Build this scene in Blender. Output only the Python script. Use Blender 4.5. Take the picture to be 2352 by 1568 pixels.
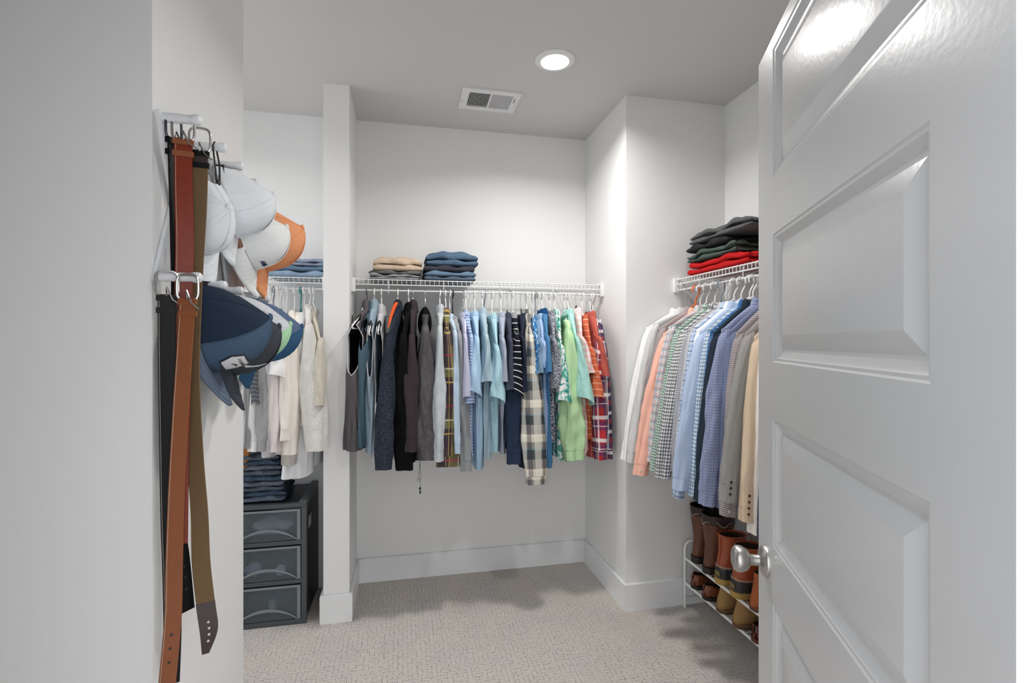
import bpy, bmesh, math, random
import numpy as np
from mathutils import Vector, Matrix

for o in list(bpy.data.objects):
    bpy.data.objects.remove(o)
SC = bpy.context.scene
COL = SC.collection
PI = math.pi
R = math.radians

# ------------------------------------------------------------------ camera
F = 1161.0                      # focal length in pixels of the 2352 x 1568 frame
CX, CY = 1176.0, 784.0
TH = math.atan2(249.0, F)       # yaw to the right of the room's depth axis
ST, CT = math.sin(TH), math.cos(TH)
CAMZ = 1.43
cam_d = bpy.data.cameras.new('camera')
cam_d.sensor_fit = 'HORIZONTAL'
cam_d.sensor_width = 36.0
cam_d.lens = 36.0 * F / 2352.0
cam_d.clip_start = 0.02
cam = bpy.data.objects.new('camera', cam_d)
COL.objects.link(cam)
cam.location = (0, 0, CAMZ)
cam.rotation_euler = (PI / 2, 0, -TH)
SC.camera = cam

# ------------------------------------------------------------------ world, light, exposure
world = bpy.data.worlds.new('world')
SC.world = world
world.use_nodes = True
bg = world.node_tree.nodes['Background']
bg.inputs['Color'].default_value = (0.93, 0.96, 1.0, 1)
bg.inputs['Strength'].default_value = 2.1
SC.view_settings.view_transform = 'Standard'
SC.view_settings.look = 'None'
SC.view_settings.gamma = 1.0
SC.view_settings.use_curve_mapping = False
SC.view_settings.exposure = 0.36
CEIL = 2.743
LAMPS = ((0.691, 2.266, 10.2), (0.850, 1.200, 6.5), (-1.050, 2.350, 3.5))     # the closet's downlight, then two unseen ones added to brighten the room
for (lx, ly, en) in LAMPS:
    ld = bpy.data.lights.new('downlight', 'AREA')
    ld.shape = 'DISK'
    ld.size = 0.13
    ld.energy = en
    ld.spread = R(150)
    ld.color = (1.0, 0.975, 0.945)
    lo = bpy.data.objects.new('downlight', ld)
    COL.objects.link(lo)
    lo.location = (lx, ly, CEIL - 0.016)

# ------------------------------------------------------------------ pixels to places
def ray(px, py=784.0):
    u = (px - CX) / F
    v = (CY - py) / F
    return Vector((ST + u * CT, CT - u * ST, v))
def on_y(px, py, y):
    r = ray(px, py); t = y / r.y
    return Vector((r.x * t, y, CAMZ + r.z * t))
def on_x(px, py, x):
    r = ray(px, py); t = x / r.x
    return Vector((x, r.y * t, CAMZ + r.z * t))
def on_z(px, py, z):
    r = ray(px, py); t = (z - CAMZ) / r.z
    return Vector((r.x * t, r.y * t, z))

# ------------------------------------------------------------------ materials
def lin(c):
    c = c / 255.0
    return c / 12.92 if c <= 0.04045 else ((c + 0.055) / 1.055) ** 2.4
def C(r, g, b, k=1.0, sat=1.0):
    y = 0.3 * r + 0.59 * g + 0.11 * b
    r, g, b = (max(0.0, y + (v - y) * sat) for v in (r, g, b))
    return tuple(min(0.92, lin(v) * k) for v in (r, g, b)) + (1.0,)
KF = 1.18    # photographed fabric colour to albedo

class NB:
    def __init__(self, name):
        self.m = bpy.data.materials.new(name)
        self.m.use_nodes = True
        self.t = self.m.node_tree
        self.b = self.t.nodes['Principled BSDF']
    def n(self, kind, **kw):
        x = self.t.nodes.new(kind)
        for k, v in kw.items():
            setattr(x, k, v)
        return x
    def link(self, a, b):
        self.t.links.new(a, b)
    def put(self, sock, v):
        if hasattr(v, 'links') or isinstance(v, bpy.types.NodeSocket):
            self.link(v, sock)
        else:
            sock.default_value = v
    def math(self, op, a, b=0.0, c=None):
        x = self.n('ShaderNodeMath', operation=op)
        self.put(x.inputs[0], a)
        self.put(x.inputs[1], b)
        if c is not None:
            self.put(x.inputs[2], c)
        return x.outputs[0]
    def mix(self, f, a, b, blend='MIX'):
        x = self.n('ShaderNodeMix', data_type='RGBA', blend_type=blend)
        self.put(x.inputs[0], f)
        self.put(x.inputs[6], a)
        self.put(x.inputs[7], b)
        return x.outputs[2]
    def uv(self):
        tc = self.n('ShaderNodeTexCoord')
        return tc.outputs['UV']
    def obj(self):
        tc = self.n('ShaderNodeTexCoord')
        return tc.outputs['Object']
    def sep(self, v):
        s = self.n('ShaderNodeSeparateXYZ')
        self.link(v, s.inputs[0])
        return s.outputs
    def scale(self, v, s):
        mp = self.n('ShaderNodeMapping')
        self.link(v, mp.inputs[0])
        mp.inputs['Scale'].default_value = s
        return mp.outputs[0]
    def noise(self, v, scale, detail=2.0, rough=0.5, dist=0.0):
        x = self.n('ShaderNodeTexNoise')
        self.link(v, x.inputs['Vector'])
        x.inputs['Scale'].default_value = scale
        x.inputs['Detail'].default_value = detail
        x.inputs['Roughness'].default_value = rough
        x.inputs['Distortion'].default_value = dist
        return x.outputs['Fac']
    def voro(self, v, scale):
        x = self.n('ShaderNodeTexVoronoi')
        self.link(v, x.inputs['Vector'])
        x.inputs['Scale'].default_value = scale
        return x.outputs['Distance']
    def bump(self, h, strength, dist=0.01):
        x = self.n('ShaderNodeBump')
        x.inputs['Strength'].default_value = strength
        x.inputs['Distance'].default_value = dist
        self.link(h, x.inputs['Height'])
        self.link(x.outputs[0], self.b.inputs['Normal'])
    def stretch(self, f, lo, hi):
        x = self.n('ShaderNodeMapRange')
        x.clamp = True
        self.link(f, x.inputs[0])
        x.inputs[1].default_value = lo
        x.inputs[2].default_value = hi
        return x.outputs[0]
    def done(self, col, rough, metal=0.0, spec=0.5):
        self.put(self.b.inputs['Base Color'], col)
        self.put(self.b.inputs['Roughness'], rough)
        self.b.inputs['Metallic'].default_value = metal
        self.b.inputs['Specular IOR Level'].default_value = spec
        return self.m

MATS = {}
def plain(name, col, rough=0.5, metal=0.0, spec=0.5, var=0.06, scale=30.0, bumps=0.0, bscale=200.0):
    """a plain surface with a slight mottling of its own colour"""
    if name in MATS:
        return MATS[name]
    b = NB(name)
    o = b.obj()
    nz = b.noise(o, scale)
    c2 = tuple(v * (1 - 2 * var) for v in col[:3]) + (1,)
    cc = b.mix(nz, col, c2)
    if bumps:
        b.bump(b.noise(o, bscale, 3.0), bumps, 0.002)
    MATS[name] = b.done(cc, rough, metal, spec)
    return MATS[name]

def fabric(name, base, rough=0.92, second=None, grain=(260.0, 0.35), bands=(), prints=(), relief=None, spec=0.15, sheen=0.0):
    """woven cloth in the garment's own UV metres: grain, stripes and checks (axis, period, offset, width, colour, strength), prints"""
    if name in MATS:
        return MATS[name]
    b = NB(name)
    uv = b.uv()
    s = b.sep(uv)
    second = second or tuple(v * 0.8 for v in base[:3]) + (1,)
    g = b.noise(uv, grain[0], 3.0, 0.65)
    g = b.stretch(g, 0.5 - grain[1] * 0.5, 0.5 + grain[1] * 0.5)
    col = b.mix(g, base, second)
    for (sc, st, lo, hi, c) in prints:
        v = b.scale(uv, (st[0], st[1], 1.0))
        nz = b.noise(v, sc, 2.5, 0.55, 0.8)
        col = b.mix(b.stretch(nz, lo, hi), col, c)
    for (ax, per, off, wid, c, al) in bands:
        f = b.math('FRACT', b.math('MULTIPLY_ADD', s[ax], 1.0 / per, 10.0 + off / per))
        f = b.math('LESS_THAN', f, wid / per)
        f = b.math('MULTIPLY', f, al)
        col = b.mix(f, col, c)
    if relief:
        kind, sc, stg = relief
        if kind == 'sherpa':
            h = b.voro(uv, sc)
            b.bump(h, stg, 0.006)
            col = b.mix(b.stretch(h, 0.10, 0.55), b.mix(0.22, col, (0.55, 0.6, 0.66, 1)), col)
        elif kind == 'knit':
            h1 = b.math('SINE', b.math('MULTIPLY', s[0], sc))
            h2 = b.math('SINE', b.math('MULTIPLY', s[1], sc * 0.8))
            b.bump(b.math('MULTIPLY', h1, h2), stg, 0.006)
        elif kind == 'rib':
            b.bump(b.math('SINE', b.math('MULTIPLY', s[0], sc)), stg, 0.004)
        elif kind == 'crease':
            v = b.scale(uv, (1.0, 0.35, 1.0))
            b.bump(b.noise(v, sc, 3.0, 0.6, 0.6), stg, 0.02)
        else:
            b.bump(b.noise(uv, sc, 3.0), stg, 0.004)
    else:
        v = b.scale(uv, (1.0, 0.3, 1.0))
        b.bump(b.noise(v, 16.0, 3.0, 0.55, 0.8), 0.42, 0.022)
    MATS[name] = b.done(col, rough, 0.0, spec)
    return MATS[name]

# ------------------------------------------------------------------ mesh helpers
def link_mesh(name, me, mat=None, parent=None):
    o = bpy.data.objects.new(name, me)
    COL.objects.link(o)
    if mat is not None and len(me.materials) == 0:
        me.materials.append(mat)
    if parent is not None:
        o.parent = parent
    return o

def raw(name, verts, faces, mat, parent=None, uv=None, smooth=True, auto=None):
    me = bpy.data.meshes.new(name)
    if isinstance(verts, np.ndarray):
        verts = verts.tolist()
    me.from_pydata(verts, [], faces)
    if uv is not None:
        li = np.empty(len(me.loops), dtype=np.int32)
        me.loops.foreach_get('vertex_index', li)
        lay = me.uv_layers.new(name='UVMap')
        lay.data.foreach_set('uv', np.asarray(uv, dtype=np.float32)[li].ravel())
    if smooth:
        me.polygons.foreach_set('use_smooth', [True] * len(me.polygons))
    me.update()
    o = link_mesh(name, me, mat, parent)
    if auto is not None:
        sharp(me, auto)
    return o

def sharp(me, deg):
    bm = bmesh.new(); bm.from_mesh(me)
    lim = R(deg)
    for e in bm.edges:
        if len(e.link_faces) == 2 and e.calc_face_angle(0.0) > lim:
            e.smooth = False
    for f in bm.faces:
        f.smooth = True
    bm.to_mesh(me); bm.free()

def grid_faces(nv, nu, keep=None, base=0):
    fs = []
    for i in range(nv - 1):
        for j in range(nu - 1):
            if keep is not None and not keep(i, j):
                continue
            a = base + i * nu + j
            fs.append((a, a + 1, a + nu + 1, a + nu))
    return fs

def grid(name, P, mat, parent=None, UV=None, keep=None, smooth=True, extra=None):
    nv, nu = P.shape[:2]
    fs = grid_faces(nv, nu, keep)
    if extra:
        fs += extra
    uv = None if UV is None else UV.reshape(-1, 2)
    return raw(name, P.reshape(-1, 3), fs, mat, parent, uv, smooth)

def bm_box(bm, x0, x1, y0, y1, z0, z1, bev=0.0, seg=2):
    vs = [bm.verts.new(p) for p in ((x0, y0, z0), (x1, y0, z0), (x1, y1, z0), (x0, y1, z0), (x0, y0, z1), (x1, y0, z1), (x1, y1, z1), (x0, y1, z1))]
    fs = [bm.faces.new([vs[i] for i in q]) for q in ((3, 2, 1, 0), (4, 5, 6, 7), (0, 1, 5, 4), (1, 2, 6, 5), (2, 3, 7, 6), (3, 0, 4, 7))]
    if bev > 0:
        es = set(e for f in fs for e in f.edges)
        bmesh.ops.bevel(bm, geom=list(es), offset=bev, segments=seg, profile=0.6, affect='EDGES')
    return vs

def bm_obj(name, bm, mat, parent=None, smooth_deg=None):
    me = bpy.data.meshes.new(name)
    bmesh.ops.recalc_face_normals(bm, faces=bm.faces)
    bm.to_mesh(me); bm.free()
    o = link_mesh(name, me, mat, parent)
    if smooth_deg:
        sharp(me, smooth_deg)
    return o

def box(name, x0, x1, y0, y1, z0, z1, mat, parent=None, bev=0.0, seg=2):
    bm = bmesh.new()
    bm_box(bm, x0, x1, y0, y1, z0, z1, bev, seg)
    return bm_obj(name, bm, mat, parent, 40 if bev else None)

def tube_data(pts, rad, n=8, cap=True, closed=False):
    pts = [Vector(p) for p in pts]
    m = len(pts)
    rads = rad if hasattr(rad, '__len__') else [rad] * m
    verts, faces = [], []
    tang = []
    for i in range(m):
        if closed:
            t = pts[(i + 1) % m] - pts[(i - 1) % m]
        else:
            t = pts[min(i + 1, m - 1)] - pts[max(i - 1, 0)]
        tang.append(t.normalized() if t.length > 1e-9 else Vector((0, 0, 1)))
    up = Vector((0, 0, 1)) if abs(tang[0].z) < 0.9 else Vector((1, 0, 0))
    a = tang[0].cross(up).normalized()
    for i in range(m):
        t = tang[i]
        a = (a - t * a.dot(t))
        a = a.normalized() if a.length > 1e-6 else t.orthogonal().normalized()
        bb = t.cross(a)
        for j in range(n):
            w = 2 * PI * j / n
            verts.append(tuple(pts[i] + (a * math.cos(w) + bb * math.sin(w)) * rads[i]))
    rings = m if closed else m - 1
    for i in range(rings):
        k = (i + 1) % m
        for j in range(n):
            faces.append((i * n + j, i * n + (j + 1) % n, k * n + (j + 1) % n, k * n + j))
    if cap and not closed:
        faces.append(tuple(range(n - 1, -1, -1)))
        faces.append(tuple((m - 1) * n + j for j in range(n)))
    return verts, faces

class MB:
    """collects several shapes of one part into one mesh"""
    def __init__(self):
        self.v, self.f = [], []
    def add(self, v, f):
        k = len(self.v)
        self.v += [tuple(p) for p in v]
        self.f += [tuple(i + k for i in q) for q in f]
        return self
    def tube(self, pts, rad, n=8, cap=True, closed=False):
        return self.add(*tube_data(pts, rad, n, cap, closed))
    def box(self, x0, x1, y0, y1, z0, z1):
        v = [(x0, y0, z0), (x1, y0, z0), (x1, y1, z0), (x0, y1, z0), (x0, y0, z1), (x1, y0, z1), (x1, y1, z1), (x0, y1, z1)]
        return self.add(v, [(3, 2, 1, 0), (4, 5, 6, 7), (0, 1, 5, 4), (1, 2, 6, 5), (2, 3, 7, 6), (3, 0, 4, 7)])
    def build(self, name, mat, parent=None, deg=40):
        return raw(name, self.v, self.f, mat, parent, None, True, deg)

def lathe(name, prof, mat, parent=None, n=32, axis='z', deg=35):
    """prof: list of (radius, height)"""
    v, f = [], []
    for (r, h) in prof:
        for j in range(n):
            w = 2 * PI * j / n
            p = (r * math.cos(w), r * math.sin(w), h)
            if axis == 'x':
                p = (h, p[0], p[1])
            elif axis == 'y':
                p = (p[0], h, p[1])
            v.append(p)
    for i in range(len(prof) - 1):
        for j in range(n):
            f.append((i * n + j, i * n + (j + 1) % n, (i + 1) * n + (j + 1) % n, (i + 1) * n + j))
    f.append(tuple(range(n - 1, -1, -1)))
    f.append(tuple((len(prof) - 1) * n + j for j in range(n)))
    return raw(name, v, f, mat, parent, None, True, deg)

def tag(o, label=None, cat=None, group=None, kind=None):
    if label: o['label'] = label
    if cat: o['category'] = cat
    if group: o['group'] = group
    if kind: o['kind'] = kind
    return o
def thing(name, label, cat, loc=(0, 0, 0), rotz=0.0, group=None):
    o = bpy.data.objects.new(name, None)
    o.empty_display_size = 0.05
    COL.objects.link(o)
    o.location = loc
    o.rotation_euler = (0, 0, rotz)
    return tag(o, label, cat, group)
def copy_tree(o, parent=None):
    c = o.copy()
    COL.objects.link(c)
    c.parent = parent
    for ch in list(o.children):
        copy_tree(ch, c)
    return c
def catmull(pts, n):
    """smooth resampling of rows of numbers"""
    P = np.asarray(pts, float)
    m = len(P)
    out = []
    for k in range(n):
        t = k / (n - 1) * (m - 1)
        i = min(int(t), m - 2)
        u = t - i
        p0, p1, p2, p3 = P[max(i - 1, 0)], P[i], P[i + 1], P[min(i + 2, m - 1)]
        out.append(0.5 * ((2 * p1) + (-p0 + p2) * u + (2 * p0 - 5 * p1 + 4 * p2 - p3) * u * u + (-p0 + 3 * p1 - 3 * p2 + p3) * u ** 3))
    return np.array(out)
# ================================================================== the room
def wall_mat(name, col, rough=0.62, bs=320.0, bst=0.12):
    b = NB(name)
    o = b.obj()
    nz = b.noise(o, 2.5, 2.0)
    cc = b.mix(nz, col, tuple(v * 0.975 for v in col[:3]) + (1,))
    b.bump(b.noise(o, bs, 2.0), bst, 0.002)
    MATS[name] = b.done(cc, rough, 0.0, 0.35)
    return MATS[name]
M_WALL = wall_mat('wall_paint', (0.88, 0.88, 0.872, 1))
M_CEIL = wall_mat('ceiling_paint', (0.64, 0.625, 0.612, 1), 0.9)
M_TRIM = wall_mat('trim_paint', (0.88, 0.89, 0.90, 1), 0.35, 60.0, 0.03)

def carpet_mat():
    b = NB('carpet')
    o = b.obj()
    def brick(vec, w, h, off):
        x = b.n('ShaderNodeTexBrick')
        b.link(vec, x.inputs['Vector'])
        x.offset = off
        x.inputs['Scale'].default_value = 1.0
        x.inputs['Mortar Size'].default_value = 0.0010
        x.inputs['Mortar Smooth'].default_value = 0.6
        x.inputs['Brick Width'].default_value = w
        x.inputs['Row Height'].default_value = h
        x.inputs['Color1'].default_value = (0.2, 0.2, 0.2, 1)
        x.inputs['Color2'].default_value = (1, 1, 1, 1)
        x.inputs['Mortar'].default_value = (0, 0, 0, 1)
        return x
    # slightly wandering weave lines
    w = b.n('ShaderNodeTexNoise'); b.link(o, w.inputs['Vector']); w.inputs['Scale'].default_value = 26.0
    sub = b.n('ShaderNodeVectorMath', operation='MULTIPLY_ADD')
    b.link(w.outputs['Color'], sub.inputs[0]); sub.inputs[1].default_value = (0.009, 0.009, 0); b.link(o, sub.inputs[2])
    vec = sub.outputs[0]
    a1 = brick(vec, 0.040, 0.0185, 0.37)
    mp = b.n('ShaderNodeMapping'); b.link(vec, mp.inputs[0]); mp.inputs['Rotation'].default_value = (0, 0, PI / 2)
    a2 = brick(mp.outputs[0], 0.046, 0.0210, 0.43)
    msk = b.stretch(b.noise(o, 17.0, 2.0), 0.48, 0.53)
    line = b.math('ADD', b.math('MULTIPLY', a1.outputs['Fac'], b.math('SUBTRACT', 1.0, msk)), b.math('MULTIPLY', a2.outputs['Fac'], msk))
    drop = b.stretch(b.noise(o, 60.0, 2.0), 0.36, 0.56)
    line = b.math('MULTIPLY', line, drop)
    s = b.sep(vec)
    rib = b.math('SINE', b.math('MULTIPLY', s[0], 2 * PI / 0.0054))
    rib2 = b.math('SINE', b.math('MULTIPLY', s[1], 2 * PI / 0.0085))
    big = b.noise(o, 5.0, 3.0)
    col = b.mix(b.stretch(big, 0.3, 0.7), C(218, 210, 200, 1.26), C(208, 203, 201, 1.26))
    speck = b.stretch(b.noise(o, 420.0, 2.0), 0.35, 0.7)
    col = b.mix(b.math('MULTIPLY', speck, 0.62), col, C(150, 145, 138))
    col = b.mix(b.math('MULTIPLY', b.math('SUBTRACT', 1.0, b.stretch(rib, -1.0, 0.1)), 0.55), col, C(108, 103, 97))
    col = b.mix(b.math('MULTIPLY', line, 0.88), col, C(52, 50, 47))
    hgt = b.math('ADD', b.math('MULTIPLY', rib, 0.25), b.math('MULTIPLY', rib2, 0.1))
    hgt = b.math('SUBTRACT', hgt, b.math('MULTIPLY', line, 1.2))
    b.bump(hgt, 0.5, 0.003)
    return b.done(col, 0.97, 0.0, 0.1)
M_CARPET = carpet_mat()

YB = 3.127        # back wall
XR = 1.751        # right wall
XC = 1.160        # left face of the right-hand chase
YC = 2.507        # its front face
PX0, PX1, PY = -0.399, -0.272, 2.712   # partition end
XL, YL0, YL1 = -0.530, 1.228, 1.862    # left chase carrying the peg rack
def wall(name, *a):
    return tag(box(name, *a, M_WALL), kind='structure')
tag(box('floor', -2.15, 1.95, -1.2, 3.3, -0.06, 0.0, M_CARPET), kind='structure')
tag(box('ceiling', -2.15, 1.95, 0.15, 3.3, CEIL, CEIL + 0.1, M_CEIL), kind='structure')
wall('wall_back', -2.15, 1.95, YB, YB + 0.12, 0, CEIL)
wall('wall_right', XR, XR + 0.14, 0.15, YB, 0, CEIL)
WY0, WY1, WZ0, WZ1 = 1.98, 3.02, 0.55, 2.15      # unseen window opening, added to let fill light into the left recess
wall('wall_left', -2.15, -2.0, 0.15, WY0, 0, CEIL)
wall('wall_left_pier', -2.15, -2.0, WY1, YB, 0, CEIL)
wall('wall_left_sill', -2.15, -2.0, WY0, WY1, 0, WZ0)
wall('wall_left_lintel', -2.15, -2.0, WY0, WY1, WZ1, CEIL)
added_win = tag(bpy.data.objects.new('added_window_1', None), kind='structure')  # added window, out of view, there for its fill light
COL.objects.link(added_win)
for (y0, y1, z0, z1) in ((WY0, WY0 + 0.05, WZ0, WZ1), (WY1 - 0.05, WY1, WZ0, WZ1), (WY0 + 0.05, WY1 - 0.05, WZ0, WZ0 + 0.05), (WY0 + 0.05, WY1 - 0.05, WZ1 - 0.05, WZ1), (WY0 + 0.05, WY1 - 0.05, 1.33, 1.37)):
    box('added_window_frame', -2.10, -2.05, y0, y1, z0, z1, M_TRIM, added_win)
wall('wall_chase_right', XC, XR, YC, YB, 0, CEIL)
wall('wall_chase_left', -2.0, XL, YL0, YL1, 0, CEIL)
wall('wall_partition', PX0, PX1, PY, YB, 0, CEIL)
wall('wall_entry_left', -2.0, -0.34, 0.15, 0.27, 0, CEIL)
wall('wall_entry_right', 0.49, XR, 0.15, 0.27, 0, CEIL)
wall('wall_entry_header', -0.34, 0.49, 0.15, 0.27, 2.07, CEIL)
BH, BT = 0.142, 0.0155
def base(name, x0, x1, y0, y1):
    bm = bmesh.new()
    vs = bm_box(bm, x0, x1, y0, y1, 0, BH)
    top = [e for e in bm.edges if all(v.co.z > BH - 1e-4 for v in e.verts)]
    bmesh.ops.bevel(bm, geom=top, offset=0.004, segments=2, affect='EDGES')
    tag(bm_obj(name, bm, M_TRIM, None, 40), kind='structure')
base('baseboard_back', PX1 + BT, XC - BT, YB - BT, YB)
base('baseboard_back_left', -2.0, PX0 - BT, YB - BT, YB)
base('baseboard_chase_side', XC - BT, XC, YC - BT, YB)
base('baseboard_chase_front', XC, XR, YC - BT, YC)
base('baseboard_right', XR - BT, XR, 0.27, YC - BT)
base('baseboard_partition_end', PX0 - BT, PX1 + BT, PY - BT, PY)
base('baseboard_partition_right', PX1, PX1 + BT, PY, YB)
base('baseboard_partition_left', PX0 - BT, PX0, PY, YB - BT)
base('baseboard_left_chase', XL, XL + BT, YL0, YL1)
base('baseboard_left_chase_front', -2.0, XL + BT, YL0 - BT, YL0)
# door frame of the entrance
tag(box('trim_1', -0.34, -0.322, 0.145, 0.275, 0, 2.07, M_TRIM), kind='structure')
tag(box('trim_2', 0.472, 0.49, 0.145, 0.275, 0, 2.07, M_TRIM), kind='structure')
tag(box('trim_3', -0.322, 0.472, 0.145, 0.275, 2.052, 2.07, M_TRIM), kind='structure')

# ------------------------------------------------------------------ the open five-panel door
def door_paint():
    b = NB('door_paint')
    o = b.obj()
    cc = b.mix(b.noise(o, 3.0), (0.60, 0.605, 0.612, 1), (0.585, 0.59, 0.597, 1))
    b.bump(b.noise(o, 95.0, 2.0), 0.05, 0.004)
    return b.done(cc, 0.26, 0.0, 0.5)
M_DOOR = door_paint()
DW, DH, DT = 0.762, 2.032, 0.035
door_ang = math.atan2(1438 - CX, F) + TH          # right of the depth axis
free = ray(1742.5) * 1.126
ddir = Vector((math.sin(door_ang), math.cos(door_ang), 0))
hinge = Vector((free.x, free.y, 0.012)) - ddir * DW
# local x along the door from hinge to free edge, local -y is the face seen, z up
door = thing('door_1', None, None, hinge, PI / 2 - door_ang)
door['kind'] = 'structure'
ST_W, PH, PP, PZ0 = 0.111, 0.257, 0.3715, 0.262
# face y=0 is the visible face: local +y must point to the room's left of travel
def door_face(y, sgn):
    """stiles and rails with five openings"""
    xs = [0.0, ST_W, DW - ST_W, DW]
    zs = [0.0]
    for k in range(5):
        zs += [PZ0 + k * PP, PZ0 + k * PP + PH]
    zs.append(DH)
    v, f = [], []
    for z in zs:
        for x in xs:
            v.append((x, y, z))
    for i in range(len(zs) - 1):
        for j in range(3):
            if j == 1 and i % 2 == 1:
                continue
            q = (i * 4 + j, i * 4 + j + 1, (i + 1) * 4 + j + 1, (i + 1) * 4 + j)
            f.append(q if sgn < 0 else q[::-1])
    return v, f
mb = MB()
mb.add(*door_face(0.0, 1))
mb.add(*door_face(-DT, -1))
mb.add([(0, 0, 0), (0, -DT, 0), (0, -DT, DH), (0, 0, DH)], [(0, 1, 2, 3)])
mb.add([(DW, 0, 0), (DW, -DT, 0), (DW, -DT, DH), (DW, 0, DH)], [(3, 2, 1, 0)])
mb.add([(0, 0, 0), (DW, 0, 0), (DW, -DT, 0), (0, -DT, 0)], [(0, 1, 2, 3)])
mb.add([(0, 0, DH), (DW, 0, DH), (DW, -DT, DH), (0, -DT, DH)], [(3, 2, 1, 0)])
mb.build('stiles_and_rails', M_DOOR, door, 30)
def door_panel(side):
    prof = [(0.0, 0.0), (0.003, -0.0022), (0.0075, -0.0026), (0.009, -0.0040), (0.016, -0.0085), (0.021, -0.0112), (0.024, -0.0118), (0.0265, -0.0118), (0.0525, -0.0030), (0.055, -0.0026)]
    w, h = DW - 2 * ST_W, PH
    v, f = [], []
    for (i, d) in prof:
        v += [(i, d, i), (w - i, d, i), (w - i, d, h - i), (i, d, h - i)]
    for k in range(len(prof) - 1):
        for j in range(4):
            f.append((k * 4 + j, k * 4 + (j + 1) % 4, (k + 1) * 4 + (j + 1) % 4, (k + 1) * 4 + j))
    m = (len(prof) - 1) * 4
    f.append((m, m + 1, m + 2, m + 3))
    if side < 0:
        v = [(x, -DT - y, z) for (x, y, z) in v]
    else:
        f = [q[::-1] for q in f]
    return v, f
pm = {}
for k in range(5):
    for side in (1, -1):
        if side not in pm:
            o = raw('panel', *door_panel(side), M_DOOR, door, None, True, 12)
            pm[side] = o
        else:
            o = pm[side].copy(); COL.objects.link(o); o.parent = door
        o.location = (ST_W, 0, PZ0 + k * PP)
# knob with its rose, on both faces
M_NICKEL = plain('brushed_nickel', (0.50, 0.485, 0.465, 1), 0.36, 1.0, 0.5, 0.05, 60.0)
for side in (1, -1):
    kn = bpy.data.objects.new('knob', None); COL.objects.link(kn); kn.parent = door
    kn['label'] = 'satin nickel round door knob'
    kn.location = (DW - 0.060, 0.0 if side > 0 else -DT, 0.955)
    kn.rotation_euler = (0, 0, 0 if side > 0 else PI)
    lathe('rose', [(0.0325, 0.0), (0.0325, 0.003), (0.030, 0.007), (0.024, 0.0105), (0.016, 0.0125), (0.014, 0.014)], M_NICKEL, kn, 40, 'y')
    lathe('neck', [(0.0115, 0.012), (0.0110, 0.022), (0.0115, 0.032), (0.014, 0.036)], M_NICKEL, kn, 32, 'y')
    lathe('grip', [(0.010, 0.032), (0.017, 0.034), (0.0225, 0.039), (0.0262, 0.046), (0.0275, 0.0535), (0.0262, 0.060), (0.022, 0.0645), (0.014, 0.0672), (0.004, 0.068)], M_NICKEL, kn, 40, 'y', 60)
for z in (0.18, 1.02, 1.84):
    hg = MB(); hg.tube([(-0.004, -DT - 0.003, z), (-0.004, -DT - 0.003, z + 0.09)], 0.006, 10)
    hg.build('hinge', M_NICKEL, door)

# ------------------------------------------------------------------ ceiling lamp and air vent
def emit(name, col, s):
    b = NB(name)
    b.b.inputs['Base Color'].default_value = col
    b.b.inputs['Emission Color'].default_value = col
    b.b.inputs['Emission Strength'].default_value = s
    return b.m
M_LENS = emit('lamp_lens', (1.0, 0.985, 0.96, 1), 6.0)
M_WHITE = plain('white_enamel', (0.84, 0.84, 0.83, 1), 0.4, 0, 0.5, 0.02)
for k, (lx, ly, en) in enumerate(LAMPS):  # only the first fixture is the closet's own, the others are added for fill
    lamp = thing('recessed_ceiling_light', ('round white recessed downlight glowing in the ceiling near the air vent', 'added unseen downlight, in the ceiling near the entrance', 'added unseen downlight, in the ceiling of the left recess')[k], 'ceiling light', (lx, ly, CEIL), 0, 'recessed downlights')
    lathe('trim_ring', [(0.0925, 0.0), (0.0925, -0.003), (0.088, -0.0055), (0.070, -0.0105), (0.066, -0.0105), (0.065, -0.004)], M_WHITE, lamp, 64)
    lathe('lens', [(0.0655, -0.003), (0.0655, -0.0070), (0.058, -0.0085), (0.001, -0.0092)], M_LENS, lamp, 64)

vent = thing('air_vent', 'white metal ceiling register with two banks of slats', 'vent', (0.455, 2.711, CEIL))
M_VENT = plain('vent_metal', (0.80, 0.80, 0.80, 1), 0.45, 0, 0.5, 0.02)
M_DARK = plain('duct_dark', (0.012, 0.012, 0.012, 1), 0.8, 0, 0.2)
VW, VD = 0.157, 0.117
fr = MB()
ox, oy, ix, iy = VW, VD, 0.118, 0.079
def ring_frame(z0, z1, a, b_, c, d):
    vv = []
    for (hx, hy, z) in ((a, b_, z0), (a, b_, z1), (c, d, z1), (c, d, z0)):
        vv += [(-hx, -hy, z), (hx, -hy, z), (hx, hy, z), (-hx, hy, z)]
    ff = []
    for k in range(3):
        for j in range(4):
            ff.append((k * 4 + j, k * 4 + (j + 1) % 4, (k + 1) * 4 + (j + 1) % 4, (k + 1) * 4 + j))
    return vv, ff
fr.add(*ring_frame(0.0, -0.009, ox, oy, ix, iy))
fr.build('frame', M_VENT, vent)
box('duct', -ix, ix, -iy, iy, -0.0012, -0.0002, M_DARK, vent)
box('divider', -0.004, 0.004, -iy, iy, -0.0088, -0.001, M_VENT, vent)
sl0 = None
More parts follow.
